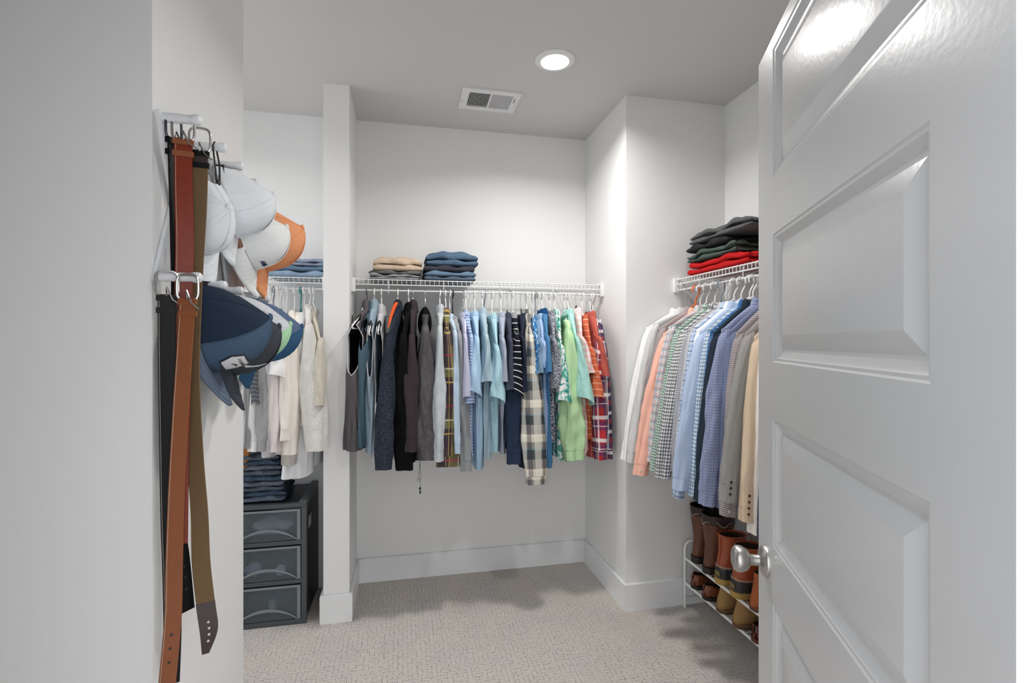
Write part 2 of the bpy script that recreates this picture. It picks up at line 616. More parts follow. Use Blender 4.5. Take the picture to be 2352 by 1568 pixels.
for k in range(28):
    bank = k // 14
    x = (-ix + 0.0085 * (k % 14) + 0.004) if bank == 0 else (0.0065 + 0.0085 * (k % 14))
    if k in (0, 14):
        s_ = -1 if bank == 0 else 1
        m_ = MB()
        m_.add([(-0.0028 * s_, -iy, -0.0012), (0.0028 * s_, -iy, -0.0088), (0.0028 * s_, iy, -0.0088), (-0.0028 * s_, iy, -0.0012),
                (-0.0020 * s_, -iy, -0.0010), (0.0036 * s_, -iy, -0.0086), (0.0036 * s_, iy, -0.0086), (-0.0020 * s_, iy, -0.0010)],
               [(0, 1, 2, 3), (7, 6, 5, 4), (1, 5, 6, 2), (0, 4, 5, 1), (3, 2, 6, 7)])
        sl = m_.build('slat', M_VENT, vent)
        sl0 = sl
    else:
        sl = sl0.copy(); COL.objects.link(sl); sl.parent = vent
    sl.location = (x, 0, 0)
box('lever_slot', 0.130, 0.133, -0.055, 0.0, -0.0094, -0.0088, M_DARK, vent)
box('lever', 0.129, 0.139, -0.022, -0.012, -0.018, -0.009, M_VENT, vent, 0.002)
for sx in (-1, 1):
    s_ = lathe('screw', [(0.004, -0.0085), (0.0038, -0.0105), (0.0015, -0.0112)], M_NICKEL, vent, 12)
    s_.location = (sx * 0.146, 0.02, 0)
# ================================================================== wire shelves
M_WIRE = plain('white_vinyl_wire', (0.83, 0.83, 0.82, 1), 0.38, 0, 0.5, 0.02)
SZ = 1.768           # deck height
SD = 0.305           # shelf depth
RODZ = 1.707
ROD_Y = YB - SD + 0.012     # rod of the back shelves
ROD_X = XR - SD + 0.012     # rod of the right shelf
def wire_shelf(label, loc, rotz, length, brackets):
    """local x along the wall, local y from wall (0) to room (SD), z = 0 at the deck"""
    t = thing('wire_shelf', label, 'shelf', loc, rotz)
    r = 0.0024
    w0 = None
    n = int(length / 0.0254)
    for i in range(n + 1):
        x = 0.012 + (length - 0.024) * i / n
        if w0 is None:
            m = MB()
            m.tube([(0, 0.006, 0), (0, SD - 0.004, 0), (0, SD, -0.004), (0, SD, -0.030)], 0.0014, 5)
            w0 = m.build('deck_wire', M_WIRE, t)
            o = w0
        else:
            o = w0.copy(); COL.objects.link(o); o.parent = t
        o.location = (x, 0, 0)
    for (y, z, rr) in ((0.008, -0.004, 0.0026), (0.105, -0.004, 0.0026), (0.205, -0.004, 0.0026), (SD - 0.002, -0.004, 0.0030), (SD, -0.031, 0.0030)):
        m = MB(); m.tube([(0.004, y, z), (length - 0.004, y, z)], rr, 8)
        m.build('rail', M_WIRE, t)
    m = MB(); m.tube([(0.004, SD - 0.012, RODZ - SZ), (length - 0.004, SD - 0.012, RODZ - SZ)], 0.0048, 12)
    m.build('hang_rod', M_WIRE, t)
    for x in brackets['end']:
        s = 1 if x < length / 2 else -1
        x0, x1 = sorted((x, x + s * 0.020))
        e = box('end_bracket', x0, x1, SD - 0.040, SD + 0.012, -0.072, 0.004, M_WIRE, t, 0.003)
        m = MB(); m.tube([(x + s * 0.002, SD - 0.012, -0.002), (x + s * 0.030, SD - 0.012, -0.002)], 0.006, 10)
        m.build('end_peg', M_WIRE, e)
    for x in brackets['arm']:
        m = MB()
        m.tube([(x, SD - 0.012, -0.034), (x, 0.004, -0.30)], 0.0055, 8)
        m.tube([(x, SD - 0.012, -0.020), (x, SD - 0.012, RODZ - SZ)], 0.004, 8)
        m.build('support_arm', M_WIRE, t)
    for x in brackets['hook']:
        m = MB()
        y0 = SD - 0.012
        m.tube([(x, y0 - 0.02, -0.006), (x, y0 - 0.022, -0.045), (x, y0 - 0.017, -0.068), (x, y0 - 0.003, -0.077), (x, y0 + 0.009, -0.070), (x, y0 + 0.011, -0.060)], 0.0032, 8)
        m.build('rod_hook', M_WIRE, t)
    for x in brackets['clip']:
        m = MB(); m.box(x - 0.006, x + 0.006, 0.0, 0.014, -0.012, 0.004)
        m.build('wall_clip', M_WIRE, t)
    return t
# back wall: local x -> world -x, local y -> world -y
LB = XC - PX1
wire_shelf('white wire closet shelf along the middle of the back wall', (XC, YB, SZ), PI, LB,
           {'end': (0.0, LB), 'arm': (0.03, 0.70), 'hook': (0.30, 0.62, 0.94, 1.24), 'clip': (0.2, 0.5, 0.8, 1.1, 1.35)})
LL = 1.05
wire_shelf('white wire shelf in the left recess, over the white tops', (PX0, YB, SZ), PI, LL,
           {'end': (0.0,), 'arm': (0.52,), 'hook': (0.34, 0.8), 'clip': (0.2, 0.5, 0.8)})
# right wall: local x -> world +y, local y -> world -x
LR = 1.75
wire_shelf('white wire shelf on the right wall carrying red and charcoal sweaters', (XR, YC - LR, SZ), PI / 2, LR,
           {'end': (LR,), 'arm': (LR - 0.04, LR - 0.80), 'hook': (LR - 0.18, LR - 0.52, LR - 0.95), 'clip': (0.9, 1.2, 1.5)})
# ================================================================== clothes on hangers
M_PLAST = plain('white_plastic', (0.82, 0.82, 0.80, 1), 0.35, 0, 0.5, 0.02)
M_CHROME = plain('chrome_wire', (0.66, 0.66, 0.67, 1), 0.22, 1.0, 0.5, 0.02)
M_BLK = plain('black_plastic', (0.018, 0.018, 0.02, 1), 0.45)
M_ORNG = plain('orange_plastic', C(240, 110, 30, 1.1), 0.4)
M_TEAL = plain('teal_plastic', C(45, 130, 125, 1.1), 0.4)
M_GREYP = plain('grey_plastic', C(130, 138, 148, 1.1), 0.4)
M_WOOD = plain('dark_wood', C(80, 50, 40), 0.5, 0, 0.4, 0.2)

def hook_pts(r, stem, s=1.0):
    """question-mark hook in the x-z plane round a rod at the origin, stem going down"""
    pts = []
    for k in range(13):
        a = R(-35) + k / 12 * R(215 + 35)
        pts.append((s * r * math.cos(a), 0, r * math.sin(a)))
    # after the arc the hook swings back under the rod to the stem
    pts += [(-s * r * 0.92, 0, -r * 0.9), (-s * r * 0.35, 0, -r * 1.75), (0, 0, -r * 2.5), (0, 0, -stem)]
    return pts

def hanger(kind, loc, rotz, zn, ds, zs, gl, shy=0.0, tilt=0.0):
    """zn: neck height, ds/zs: where the shoulders end, relative to the rod"""
    names = {'white': 'white plastic hanger', 'orange': 'bright orange plastic hanger', 'teal': 'teal plastic hanger', 'grey': 'grey-blue plastic hanger',
             'black': 'black velvet hanger', 'chrome': 'chrome-hooked hanger', 'wire': 'thin silver wire hanger', 'blackwire': 'black wire hanger'}
    t = thing('clothes_hanger', names[kind] + ' holding the ' + gl, 'hanger', loc, rotz, 'hangers on the closet rods')
    frame_m = {'white': M_PLAST, 'orange': M_ORNG, 'teal': M_TEAL, 'grey': M_GREYP, 'black': M_BLK, 'chrome': M_BLK, 'wire': M_CHROME, 'blackwire': M_PLAST}[kind]
    hook_m = {'chrome': M_CHROME, 'wire': M_CHROME, 'blackwire': M_BLK}.get(kind, frame_m)
    hr = {'chrome': 0.0014, 'wire': 0.0013, 'blackwire': 0.0018}.get(kind, 0.0036)
    fr_ = {'chrome': 0.0042, 'wire': 0.0013}.get(kind, 0.0040)
    apex = zn + 0.036
    rr = 0.0048 + hr + 0.013
    m = MB()
    hp = [(p[0], p[1] + tilt * (-p[2]) if p[2] < 0 else p[1], p[2] + 0.0048 + hr - rr) for p in hook_pts(rr, 0.05)]
    hp[-1] = (0, tilt * 0.6 * (-apex), apex)
    m.tube(hp, hr, 7)
    m.build('hook', hook_m, t)
    yb = tilt * 0.6 * (-apex)
    m = MB()
    d = ds - 0.02
    zt = zs - 0.008
    for sd in (1, -1):
        pts = []
        for (f, z) in ((0.0, apex), (0.26, apex - 0.030), (0.55, zt + (apex - zt) * 0.36), (0.96, zt + 0.006), (1.0, zt), (0.98, zt - 0.010)):
            pts.append((sd * d * f, yb * (1 - f) + sd * shy * f, z))
        m.tube(pts, fr_, 7)
    m.tube([(d - 0.004, shy * 0.95, zt - 0.010), (-(d - 0.004), -shy * 0.95, zt - 0.010)], fr_, 7)
    m.build('shoulder_bar', frame_m, t)
    return t

def spow(c, e):
    return np.sign(c) * np.abs(c) ** e

GCOUNT = [0]
def garment(rod, name, label, cat, mat, hook, neck, sh, cuff, hem, style='short', collar='shirt', hang='white', armpit=None,
            lining=None, cuffm=None, trim=None, collarm=None, folds=1.0, tilt=None, hl=None, group=None, slant=0.0, bend=0.0, lean=0.0, buttons=None, sway=0.0):
    GCOUNT[0] += 1
    rng = random.Random(GCOUNT[0] * 7 + 3)
    hw = 0.205
    if rod in 'BL':
        H = on_y(hook, 784, ROD_Y); H.z = RODZ
        rotz = -PI / 2
        def loc(px, py, d):
            p = on_y(px, py, ROD_Y - d)
            return d, p.x - H.x, p.z - RODZ
        def met(w, d):
            return w * (ROD_Y - d) / F * 1.0
    else:
        p = on_x(sh[0], sh[1], ROD_X - hw)
        H = Vector((ROD_X, p.y, RODZ))
        rotz = PI
        def loc(px, py, d):
            p = on_y(px, py, H.y - (lean if d > 0.21 else 0.0))
            return ROD_X - p.x, H.y - p.y, p.z - RODZ
        def met(w, d):
            return w * H.y / F
    zn = (on_y(hook, neck, ROD_Y).z - RODZ) if rod in 'BL' else neck
    ds, shy, zs = loc(sh[0], sh[1], hw)
    if rod in 'BL':
        zs = min(zs, zn - 0.05)
    root = thing(name, label, cat, H, rotz, group)
    ph = [rng.uniform(0, 6.28) for _ in range(8)]
    # ---- body
    if hem is not None:
        dh, hy, zh = loc(hem[0], hem[1], 0.200) if rod in 'BL' else (min(ds + 0.02, 0.235), 0.012, on_y(hem[0], hem[1], H.y).z - RODZ)
        th = max(0.010, met(hem[2], 0.2) / 2) if rod in 'BL' else hem[2]
    nu, n1, n2 = 65, 9, 34
    th_a = np.linspace(-PI, PI, nu)
    ca, sa = spow(np.cos(th_a), 0.75), spow(np.sin(th_a), 0.8)
    rows = []
    nl = 0.062                                   # neck half-width
    tn = 0.026
    tb = min(0.015, th)
    for k in range(n1):
        q = k / n1
        w = nl + (ds - nl) * q
        z = zn - 0.004 + (zs - zn) * (q ** 1.12)
        t_ = tn + (tb - tn) * q ** 0.7
        rows.append((w, nl + (hw - nl) * q, z, t_, shy * q, 0.0, k / n1 * 0.02))
    for k in range(n2):
        q = k / (n2 - 1)
        w = ds + (dh - ds) * q
        wb = hw + 0.0 * q
        t_ = tb + (th - tb) * min(1, q * 1.6) ** 0.8
        rows.append((w, wb, zs + (zh - zs) * q, t_, shy + (hy - shy) * q, min(1.0, q * 1.5), q))
    rows = np.array(rows)
    wF, wB, zz, tt, sy, fa, vv = [rows[:, i][:, None] for i in range(7)]
    if style == 'vest':
        zp = loc(hem[0], armpit, 0.2)[2]
        ztop = zs + 0.035
        pq = np.clip((zz - zp) / (ztop - zp), 0, 1)
        gap = 0.66 * np.sqrt(np.clip(1 - (1 - pq) ** 2.2, 0, 1)) * np.clip((ztop + 0.02 - zz) / 0.03, 0, 1) ** 0.5
        TH2 = gap + np.linspace(0, 1, nu)[None] * (2 * PI - 2 * gap)
        CA, SA = spow(np.cos(TH2), 0.75), spow(np.sin(TH2), 0.8)
        wide = np.clip((zs - zz) / 0.06, 0, 1)
        tt = tt + (np.maximum(th, 0.018) - tt) * wide
        cut = np.sin(np.clip((zs - zz) / max(0.05, zs - zp), 0, 1) * PI) ** 0.8 * 0.030
        X = np.where(CA >= 0, (wF - cut) * CA, wB * CA)
        sa_ = SA
    else:
        X = np.where(ca[None] >= 0, wF * ca[None], wB * ca[None])
        sa_ = np.broadcast_to(sa[None], X.shape)
    Y = tt * sa_
    amp = 0.0085 * folds * fa
    k1, k2 = rng.uniform(38, 52), rng.uniform(70, 95)
    Y = Y + amp * (np.sin(k1 * X + ph[0] + 1.2 * vv) + 0.55 * np.sin(k2 * X + ph[1] - 2.0 * vv))
    Y = Y + amp * 0.5 * np.sin(9 * vv + 14 * X + ph[2]) * sa_
    Y = Y + sy * np.clip(X / np.where(X >= 0, wF, wB), -1, 1)
    X = X + amp * 0.9 * np.sin(11 * vv + 3 * np.sin(5 * Y * 20) + ph[3])
    Z = zz + np.zeros_like(X)
    Z = Z + np.where(vv > 0.75, (vv - 0.75) * 0.05 * np.sin(17 * X + ph[4]), 0.0)
    P = np.stack([X, Y, Z], -1)
    mid = P[-8]
    arc = np.concatenate([[0], np.cumsum(np.hypot(np.diff(X[n1 + 6]), np.diff((tt * sa_)[n1 + 6])))])
    U = np.broadcast_to(arc[None], X.shape) + rng.uniform(0, 0.4)
    V = np.broadcast_to(zz, X.shape) + rng.uniform(0, 0.4)
    UV = np.stack([U, V], -1)
    grid('body', P, mat, root, UV)
    if style == 'vest':
        tw = sy * np.clip(X / np.where(X >= 0, wF, wB), -1, 1)
        P2 = P.copy()
        P2[..., 1] = (P[..., 1] - tw) * 0.90 + tw
        P2[..., 0] *= 0.988
        grid('lining', P2, lining or mat, root, UV)
        if trim is not None:
            r0 = n1 - 2
            ia = int(np.argmax((gap[:, 0] < 1e-4) & (np.arange(len(gap)) > n1)))
            edge = [P[i_, 0] for i_ in range(r0, ia + 1)] + [P[i_, -1] for i_ in range(ia - 1, r0 - 1, -1)]
            m = MB(); m.tube([tuple(e) for e in edge], 0.0030, 6)
            m.build('armhole_trim', trim, root)
    # ---- sleeves
    if cuff is not None:
        dc = (0.212 + sway + 0.024 * (GCOUNT[0] % 2)) if rod in 'BL' else 0.3
        de, ey, ze = loc(cuff[0], cuff[1], dc)
        wE = met(cuff[2], dc) / 2
        long = style == 'long'
        nr, nc = (40, 33) if long else (22, 33)
        for side in (1, -1):
            if side < 0:
                nr, nc = (16, 17)
            v = np.linspace(0, 1, nr)
            if side > 0:
                S = np.array([ds - 0.030, shy, zs + 0.012]); E = np.array([de, ey, ze])
            else:
                S = np.array([-(hw - 0.030), -shy, zs + 0.012]); E = np.array([-(hw + 0.008), -shy - 0.01, ze])
            k = np.clip(v / 0.14, 0, 1)
            ease = np.sqrt(k * (2 - k))
            cxs = S[0] + (E[0] - S[0]) * (v ** 0.9) + side * 0.010 * ease * (1 - v)
            cys = S[1] + (E[1] - S[1]) * (v ** 0.85) + bend * np.sin(v * PI) * (1 if side > 0 else 0)
            czs = S[2] + (E[2] - S[2]) * v
            grow = np.clip(v / (0.48 if long else 0.97), 0, 1) ** (0.88 if long else 0.95)
            end = 1.0 - (0.16 * np.clip((v - 0.75) / 0.25, 0, 1) if long else 0.0)
            if rod in 'BL':
                ry = 0.0095 + (wE - 0.0095) * grow
                rx = (0.016 + 0.030 * ease) * (1.0 if long else 1.25)
                ry = ry * end / (0.84 if long else 1.0)
            else:
                rx = 0.016 + (wE - 0.016) * np.clip(v / 0.4, 0, 1) ** 0.7
                rx = rx * end / 0.84
                ry = 0.010 + 0.016 * ease
            if side < 0:
                rx = rx * 0 + 0.04 * np.maximum(ease, 0.3); ry = rx * 0 + min(0.02, wE)
            tip = np.clip(v / 0.05, 0, 1) ** 0.45
            rx = rx * tip; ry = ry * tip
            al = np.linspace(-PI, PI, nc)
            fade = np.clip(v * 2.2, 0, 1)[:, None]
            A2, V2 = al[None], v[:, None]
            kf = folds * (1.25 if long else 1.0)
            twist = 5.0 * np.sin(2.2 * V2 + ph[5])
            rip = (0.085 * np.sin(3 * A2 + twist + ph[6]) + 0.060 * np.sin(5 * A2 - 6 * V2 + 1.6 * np.sin(4 * V2 + ph[7]) + ph[5])
                   + 0.035 * np.sin(8 * A2 + 9 * V2 + ph[0]))
            if long:
                # soft crosswise creases at the elbow and above the cuff
                for (vc, wd, st_) in ((0.45 + 0.1 * math.sin(ph[1]), 0.16, 0.030), (0.82, 0.10, 0.028)):
                    g = np.exp(-((V2 - vc) / wd) ** 2)
                    rip = rip + st_ * g * np.sin(46 * V2 + 1.7 * np.sin(A2 + ph[2]) * 2 + ph[3])
            rip = 1 + fade * kf * rip
            sx = spow(np.cos(al), 0.85)[None] * rx[:, None] * rip
            syy = spow(np.sin(al), 0.85)[None] * ry[:, None] * rip
            Xs = cxs[:, None] + sx
            Ys = cys[:, None] + syy
            Zs = czs[:, None] + 0 * sx
            # rings near the top slope with the shoulder, hems slant
            Zs = Zs - (1 - np.clip(v / 0.25, 0, 1))[:, None] * 0.45 * side * sx
            Zs = Zs - (np.clip((v - 0.3) / 0.7, 0, 1) * slant)[:, None] * (syy / max(wE, 0.01)) * 0.02
            Zs = Zs + (np.clip((v - 0.3) / 0.7, 0, 1))[:, None] * (0.018 if not long else 0.004) * np.cos(al)[None] * side
            Ps = np.stack([Xs, Ys, Zs], -1)
            L = abs(ze - zs)
            Us = al[None] * (wE + 0.03) * 0.8 + 0.7 + 0 * Xs
            Vs = -v[:, None] * L + 0 * Xs + 0.31
            UVs = np.stack([Us + rng.uniform(0, .1), Vs + rng.uniform(0, .1)], -1)
            if long and cuffm is not False and side > 0:
                ic = nr - max(3, int(nr * 0.062 / max(L, 0.1)) + 1)
                slv = grid('sleeve', Ps[:ic + 1], mat, root, UVs[:ic + 1])
                Pc = Ps[ic:].copy()
                ctr = np.stack([cxs[ic:], cys[ic:], czs[ic:]], -1)[:, None]
                Pc[..., :2] = ctr[..., :2] + (Pc[..., :2] - ctr[..., :2]) * 0.965
                grid('cuff', Pc, cuffm or mat, slv, UVs[ic:][..., ::1] + 0.013)
                if buttons:
                    bmat, nb = buttons
                    for q in range(nb):
                        vb = (1 - 0.022 / L) if nb == 1 else (1 - (0.030 + 0.021 * q) / L)
                        col_ = int(nc * 0.68)
                        pc = [np.interp(vb, v, Ps[:, col_, c_]) for c_ in range(3)]
                        bt = lathe('button', [(0.0050, -0.001), (0.0050, 0.0012), (0.0036, 0.0020), (0.0008, 0.0016)], bmat, slv, 12, 'y')
                        bt.location = (pc[0], pc[1] + 0.0012, pc[2])
            else:
                grid('sleeve', Ps, mat, root, UVs)
    # ---- collar
    cm = collarm or mat
    ang = np.linspace(-PI, PI, 41)
    def ring(prof, nm, m_, xo=0.0):
        Pc = []
        for (a, b_, z) in prof:
            Pc.append(np.stack([a * np.cos(ang) + xo, b_ * np.sin(ang), z + 0 * ang + 0.006 * np.cos(2 * ang)], -1))
        Pc = np.array(Pc)
        uvc = np.stack([np.broadcast_to(ang[None] * 0.06, Pc.shape[:2]), np.broadcast_to(np.linspace(0, 0.08, len(prof))[:, None], Pc.shape[:2])], -1)
        return grid(nm, Pc, m_, root, uvc)
    if collar == 'shirt':
        ring([(0.052, 0.019, zn - 0.012), (0.054, 0.021, zn + 0.012), (0.058, 0.023, zn + 0.019), (0.064, 0.027, zn + 0.012), (0.076, 0.031, zn - 0.030)], 'collar', cm)
    elif collar == 'tee':
        ring([(0.060, 0.020, zn - 0.020), (0.060, 0.022, zn + 0.002), (0.066, 0.026, zn + 0.003), (0.068, 0.028, zn - 0.014)], 'neckband', cm)
    elif collar == 'stand':
        ring([(0.050, 0.017, zn - 0.01), (0.052, 0.018, zn + 0.036), (0.056, 0.021, zn + 0.040), (0.062, 0.024, zn + 0.030), (0.070, 0.030, zn - 0.02)], 'collar', mat)
        if collarm is not None:
            ring([(0.046, 0.014, zn - 0.04), (0.047, 0.0155, zn + 0.034)], 'collar_lining', collarm)
    elif collar == 'hood':
        q = np.linspace(0, 1, 12)
        prof = [(0.05 + 0.055 * math.sin(a * PI) ** 0.8, 0.018 + 0.02 * math.sin(a * PI) ** 0.7, zn + 0.03 - 0.15 * a) for a in q]
        ring(prof, 'hood', cm, -0.02)
    elif collar == 'lapel':
        ring([(0.055, 0.020, zn - 0.03), (0.056, 0.022, zn + 0.010), (0.060, 0.025, zn + 0.014), (0.075, 0.032, zn - 0.04), (0.082, 0.033, zn - 0.07)], 'collar', cm)
    if hang:
        hanger(hang, H, rotz, zn, min(ds, 0.215), zs, hl or label, shy, tilt if tilt is not None else rng.uniform(-0.06, 0.06))
    return root
def K(r, g, b, k=KF):
    return C(r, g, b, k, 0.80)
W_ = K(225, 225, 225)
# ---- cloths
f_charv = fabric('charcoal_softshell', K(92, 84, 88), 0.75, spec=0.3)
f_blackl = fabric('black_lining', K(20, 20, 24), 0.8)
f_teal = fabric('teal_fleece', K(84, 112, 128), second=K(52, 78, 94), grain=(220, 0.5), relief=('fuzz', 160, 0.5))
f_ltheather = fabric('pale_blue_heather', K(165, 185, 198), second=K(105, 132, 150), grain=(200, 0.45), relief=('fuzz', 160, 0.5))
f_ltgray = fabric('light_grey_fleece', K(200, 198, 200), second=K(170, 172, 178))
f_slate = fabric('slate_blue_lining', K(92, 125, 145))
f_sherpa = fabric('navy_sherpa', K(44, 58, 80), second=K(18, 26, 42), grain=(120, 0.5), relief=('sherpa', 260, 0.9))
f_orange = fabric('orange_fleece', K(240, 80, 25, 1.3))
f_black = fabric('black_fleece', K(14, 14, 16), 0.95)
f_maroon = fabric('dark_plum_fleece', K(66, 56, 60), second=K(48, 40, 44))
f_rain = fabric('charcoal_nylon', K(74, 70, 74), 0.42, spec=0.5, relief=('crease', 26, 0.8))
f_bheather = fabric('sky_heather_fleece', K(150, 175, 190), second=K(205, 200, 195), grain=(180, 0.45), relief=('fuzz', 160, 0.5))
f_beige = fabric('beige_heather', K(205, 198, 185), second=K(160, 150, 140), grain=(180, 0.4))
f_plaid1 = fabric('olive_plum_plaid', K(120, 108, 70), second=K(96, 84, 58), bands=[
    (0, 0.170, 0.0, 0.075, K(58, 46, 60), 0.80), (1, 0.260, 0.0, 0.120, K(62, 48, 64), 0.72), (1, 0.260, 0.170, 0.050, K(120, 124, 66), 0.6),
    (0, 0.170, 0.100, 0.006, K(205, 168, 80), 0.55), (0, 0.170, 0.118, 0.004, K(205, 168, 80), 0.55), (1, 0.260, 0.060, 0.007, K(180, 40, 85), 0.85), (1, 0.260, 0.200, 0.008, K(210, 172, 85), 0.55),
    (1, 0.260, 0.130, 0.004, K(230, 222, 212), 0.85), (0, 0.170, 0.040, 0.0035, K(230, 222, 212), 0.8)])
f_paleblue = fabric('pale_blue_oxford', K(180, 202, 222))
f_sweat = fabric('grey_jersey', K(150, 153, 156), second=K(128, 132, 136))
f_pstripe = fabric('lavender_stripe', K(205, 205, 225), bands=[(0, 0.012, 0, 0.005, K(130, 130, 175), 0.8)])
f_bstripe = fabric('blue_white_stripe', K(170, 195, 228), bands=[(1, 0.017, 0, 0.006, K(95, 120, 170), 0.9)])
f_ltblue = fabric('light_blue_jersey', K(160, 195, 222), second=K(148, 182, 212))
f_pheather = fabric('mist_blue_jersey', K(165, 190, 202), second=K(145, 172, 188), bands=[(1, 0.006, 0, 0.002, K(140, 165, 180), 0.6)])
f_aqua = fabric('pale_aqua_jersey', K(160, 200, 212), second=K(146, 188, 202))
f_lav = fabric('lavender_grey_jersey', K(160, 168, 188))
f_dslate = fabric('dark_slate_pique', K(62, 68, 86))
f_denim = fabric('navy_denim', K(46, 62, 90), second=K(30, 44, 68), grain=(140, 0.5))
f_bwstripe = fabric('black_white_stripe', K(22, 24, 36), bands=[(1, 0.034, 0, 0.0042, K(235, 235, 235), 0.95)])
f_greyc = fabric('grey_knit_cuff', K(150, 150, 155))
f_navy = fabric('navy_jersey', K(36, 44, 66))
f_check = fabric('cream_grey_navy_check', K(150, 145, 138), second=K(122, 116, 110), grain=(200, 0.5), bands=[
    (1, 0.176, 0.0, 0.050, K(36, 56, 66), 0.80), (1, 0.176, 0.088, 0.040, K(222, 212, 192), 0.75), (1, 0.176, 0.130, 0.012, K(95, 128, 142), 0.7), (1, 0.176, 0.062, 0.010, K(222, 212, 192), 0.55),
    (0, 0.088, 0.0, 0.036, K(236, 230, 215), 0.42), (0, 0.088, 0.044, 0.030, K(34, 44, 58), 0.55)])
f_bprint = fabric('bright_blue_print', K(30, 110, 180), prints=[(60, (1, 1), 0.55, 0.6, K(200, 225, 245))])
f_sblue = fabric('steel_blue_jersey', K(110, 145, 175))
f_peri = fabric('periwinkle_jersey', K(150, 178, 222))
f_azure = fabric('azure_jersey', K(62, 122, 172))
f_dazure = fabric('royal_blue_collar', K(20, 70, 130))
f_ghe = fabric('black_white_marl', K(170, 172, 182), second=K(58, 62, 76), grain=(110, 0.12))
f_trop = fabric('green_leaf_print', K(226, 240, 236), prints=[(26, (1.5, 0.7), 0.48, 0.53, K(70, 170, 150)), (34, (0.7, 1.3), 0.58, 0.62, K(30, 130, 120))])
f_lime = fabric('lime_cotton', K(178, 218, 160), second=K(166, 208, 150))
f_aqua2 = fabric('seafoam_cotton', K(160, 215, 205), second=K(146, 202, 194), relief=('crease', 22, 0.7))
f_dgreen = fabric('leaf_green_collar', K(60, 130, 100))
f_pink = fabric('pink_white_check', K(246, 224, 220), bands=[(0, 0.036, 0, 0.018, K(240, 160, 155), 0.5), (1, 0.036, 0, 0.018, K(240, 160, 155), 0.5)])
f_orstripe = fabric('orange_stripe_jersey', K(214, 96, 58), bands=[(1, 0.034, 0, 0.003, K(248, 190, 150), 0.9)])
f_brick = fabric('brick_red_jersey', K(180, 62, 50), second=K(200, 96, 84), grain=(240, 0.5))
f_redplaid = fabric('red_navy_yellow_plaid', K(196, 42, 46), bands=[
    (0, 0.090, 0, 0.036, K(44, 58, 112), 0.72), (1, 0.120, 0, 0.050, K(58, 52, 100), 0.6), (1, 0.120, 0.062, 0.020, K(236, 236, 238), 0.65), (0, 0.090, 0.048, 0.014, K(240, 236, 236), 0.45), (0, 0.090, 0.070, 0.004, K(225, 190, 80), 0.6), (1, 0.120, 0.100, 0.004, K(235, 235, 235), 0.7)])
f_navplaid = fabric('navy_red_white_plaid', K(40, 50, 88), bands=[
    (1, 0.100, 0, 0.030, K(160, 44, 60), 0.6), (0, 0.070, 0, 0.018, K(235, 235, 240), 0.45), (1, 0.100, 0.050, 0.018, K(238, 238, 242), 0.6), (0, 0.070, 0.040, 0.010, K(170, 48, 60), 0.55)])

GB = 'shirts and jackets on the middle closet rod'
def B(*a, **k):
    return garment('B', *a, group=GB, **k)
B('vest', 'charcoal softshell vest, leftmost on the middle rod by the partition', 'vest', f_charv, 842, 709, (808, 745), None, (805, 1042, 50), 'vest', 'stand', 'blackwire', 860, f_blackl, trim=f_ltgray, hl='charcoal vest by the partition')
B('vest', 'teal fleece vest between the charcoal and pale heather vests', 'vest', f_teal, 853, 716, (829, 755), None, (832, 1034, 28), 'vest', 'stand', None, 800, f_denim)
B('vest', 'pale blue heather fleece vest with raised collar', 'vest', f_ltheather, 860, 706, (847, 760), None, (849, 1038, 22), 'vest', 'stand', 'white', 868, f_slate, trim=f_ltgray, hl='pale heather vest')
B('vest', 'light grey vest with long open armhole beside the navy sherpa jacket', 'vest', f_ltgray, 876, 718, (868, 758), None, (861, 1056, 27), 'vest', 'stand', 'white', 926, f_slate, trim=f_ltgray, hl='light grey vest')
sherpa = B('fleece_jacket', 'navy sherpa fleece jacket with orange collar lining', 'jacket', f_sherpa, 914, 708, (894, 765), (882, 1077, 34), (916, 1046, 50), 'long', 'stand', 'white', collarm=f_orange, hl='navy sherpa jacket', tilt=-0.05)
B('jacket', 'plain black jacket just right of the navy sherpa', 'jacket', f_black, 938, 714, (926, 762), (930, 1078, 40), (936, 1066, 40), 'long', 'stand', 'white', hl='black jacket')
B('fleece_jacket', 'dark plum fleece pullover between black and nylon jackets', 'jacket', f_maroon, 949, 708, (946, 762), (944, 1036, 30), (950, 1020, 26), 'long', 'stand', 'chrome', hl='dark plum fleece')
rain = B('rain_jacket', 'charcoal nylon rain jacket with hanging drawcord', 'jacket', f_rain, 976, 720, (977, 740), (981, 1055, 46), (986, 1040, 34), 'long', 'hood', 'chrome', collarm=f_black, hl='charcoal rain jacket')
B('fleece_jacket', 'pale sky heather fleece with beige collar beside the plaid flannel', 'jacket', f_bheather, 1011, 718, (1011, 742), (1007, 1058, 24), (1012, 1050, 22), 'long', 'stand', 'white', collarm=f_beige, hl='sky heather fleece', tilt=-0.03)
B('flannel_shirt', 'olive and plum plaid flannel shirt with yellow lines', 'shirt', f_plaid1, 1023, 718, (1027, 752), (1028, 1070, 46), (1030, 1050, 34), 'long', 'shirt', 'white', hl='olive plaid flannel', bend=0.008, folds=1.3)
B('shirt', 'pale blue long sleeved shirt right of the olive plaid flannel', 'shirt', f_paleblue, 1034, 731, (1045, 752), (1050, 1040, 14), (1047, 1062, 16), 'long', 'shirt', 'white', hl='pale blue shirt by the flannel')
B('sweatshirt', 'grey jersey sweatshirt with ribbed cuff hanging low', 'shirt', f_sweat, 1041, 730, (1054, 756), (1070, 1080, 24), (1062, 1056, 20), 'long', 'tee', 'black', hl='grey sweatshirt')
B('polo_shirt', 'lavender pinstriped polo shirt beside the grey sweatshirt', 'shirt', f_pstripe, 1064, 728, (1068, 762), (1072, 915, 22), (1080, 1046, 16), 'short', 'shirt', 'chrome', hl='lavender striped polo')
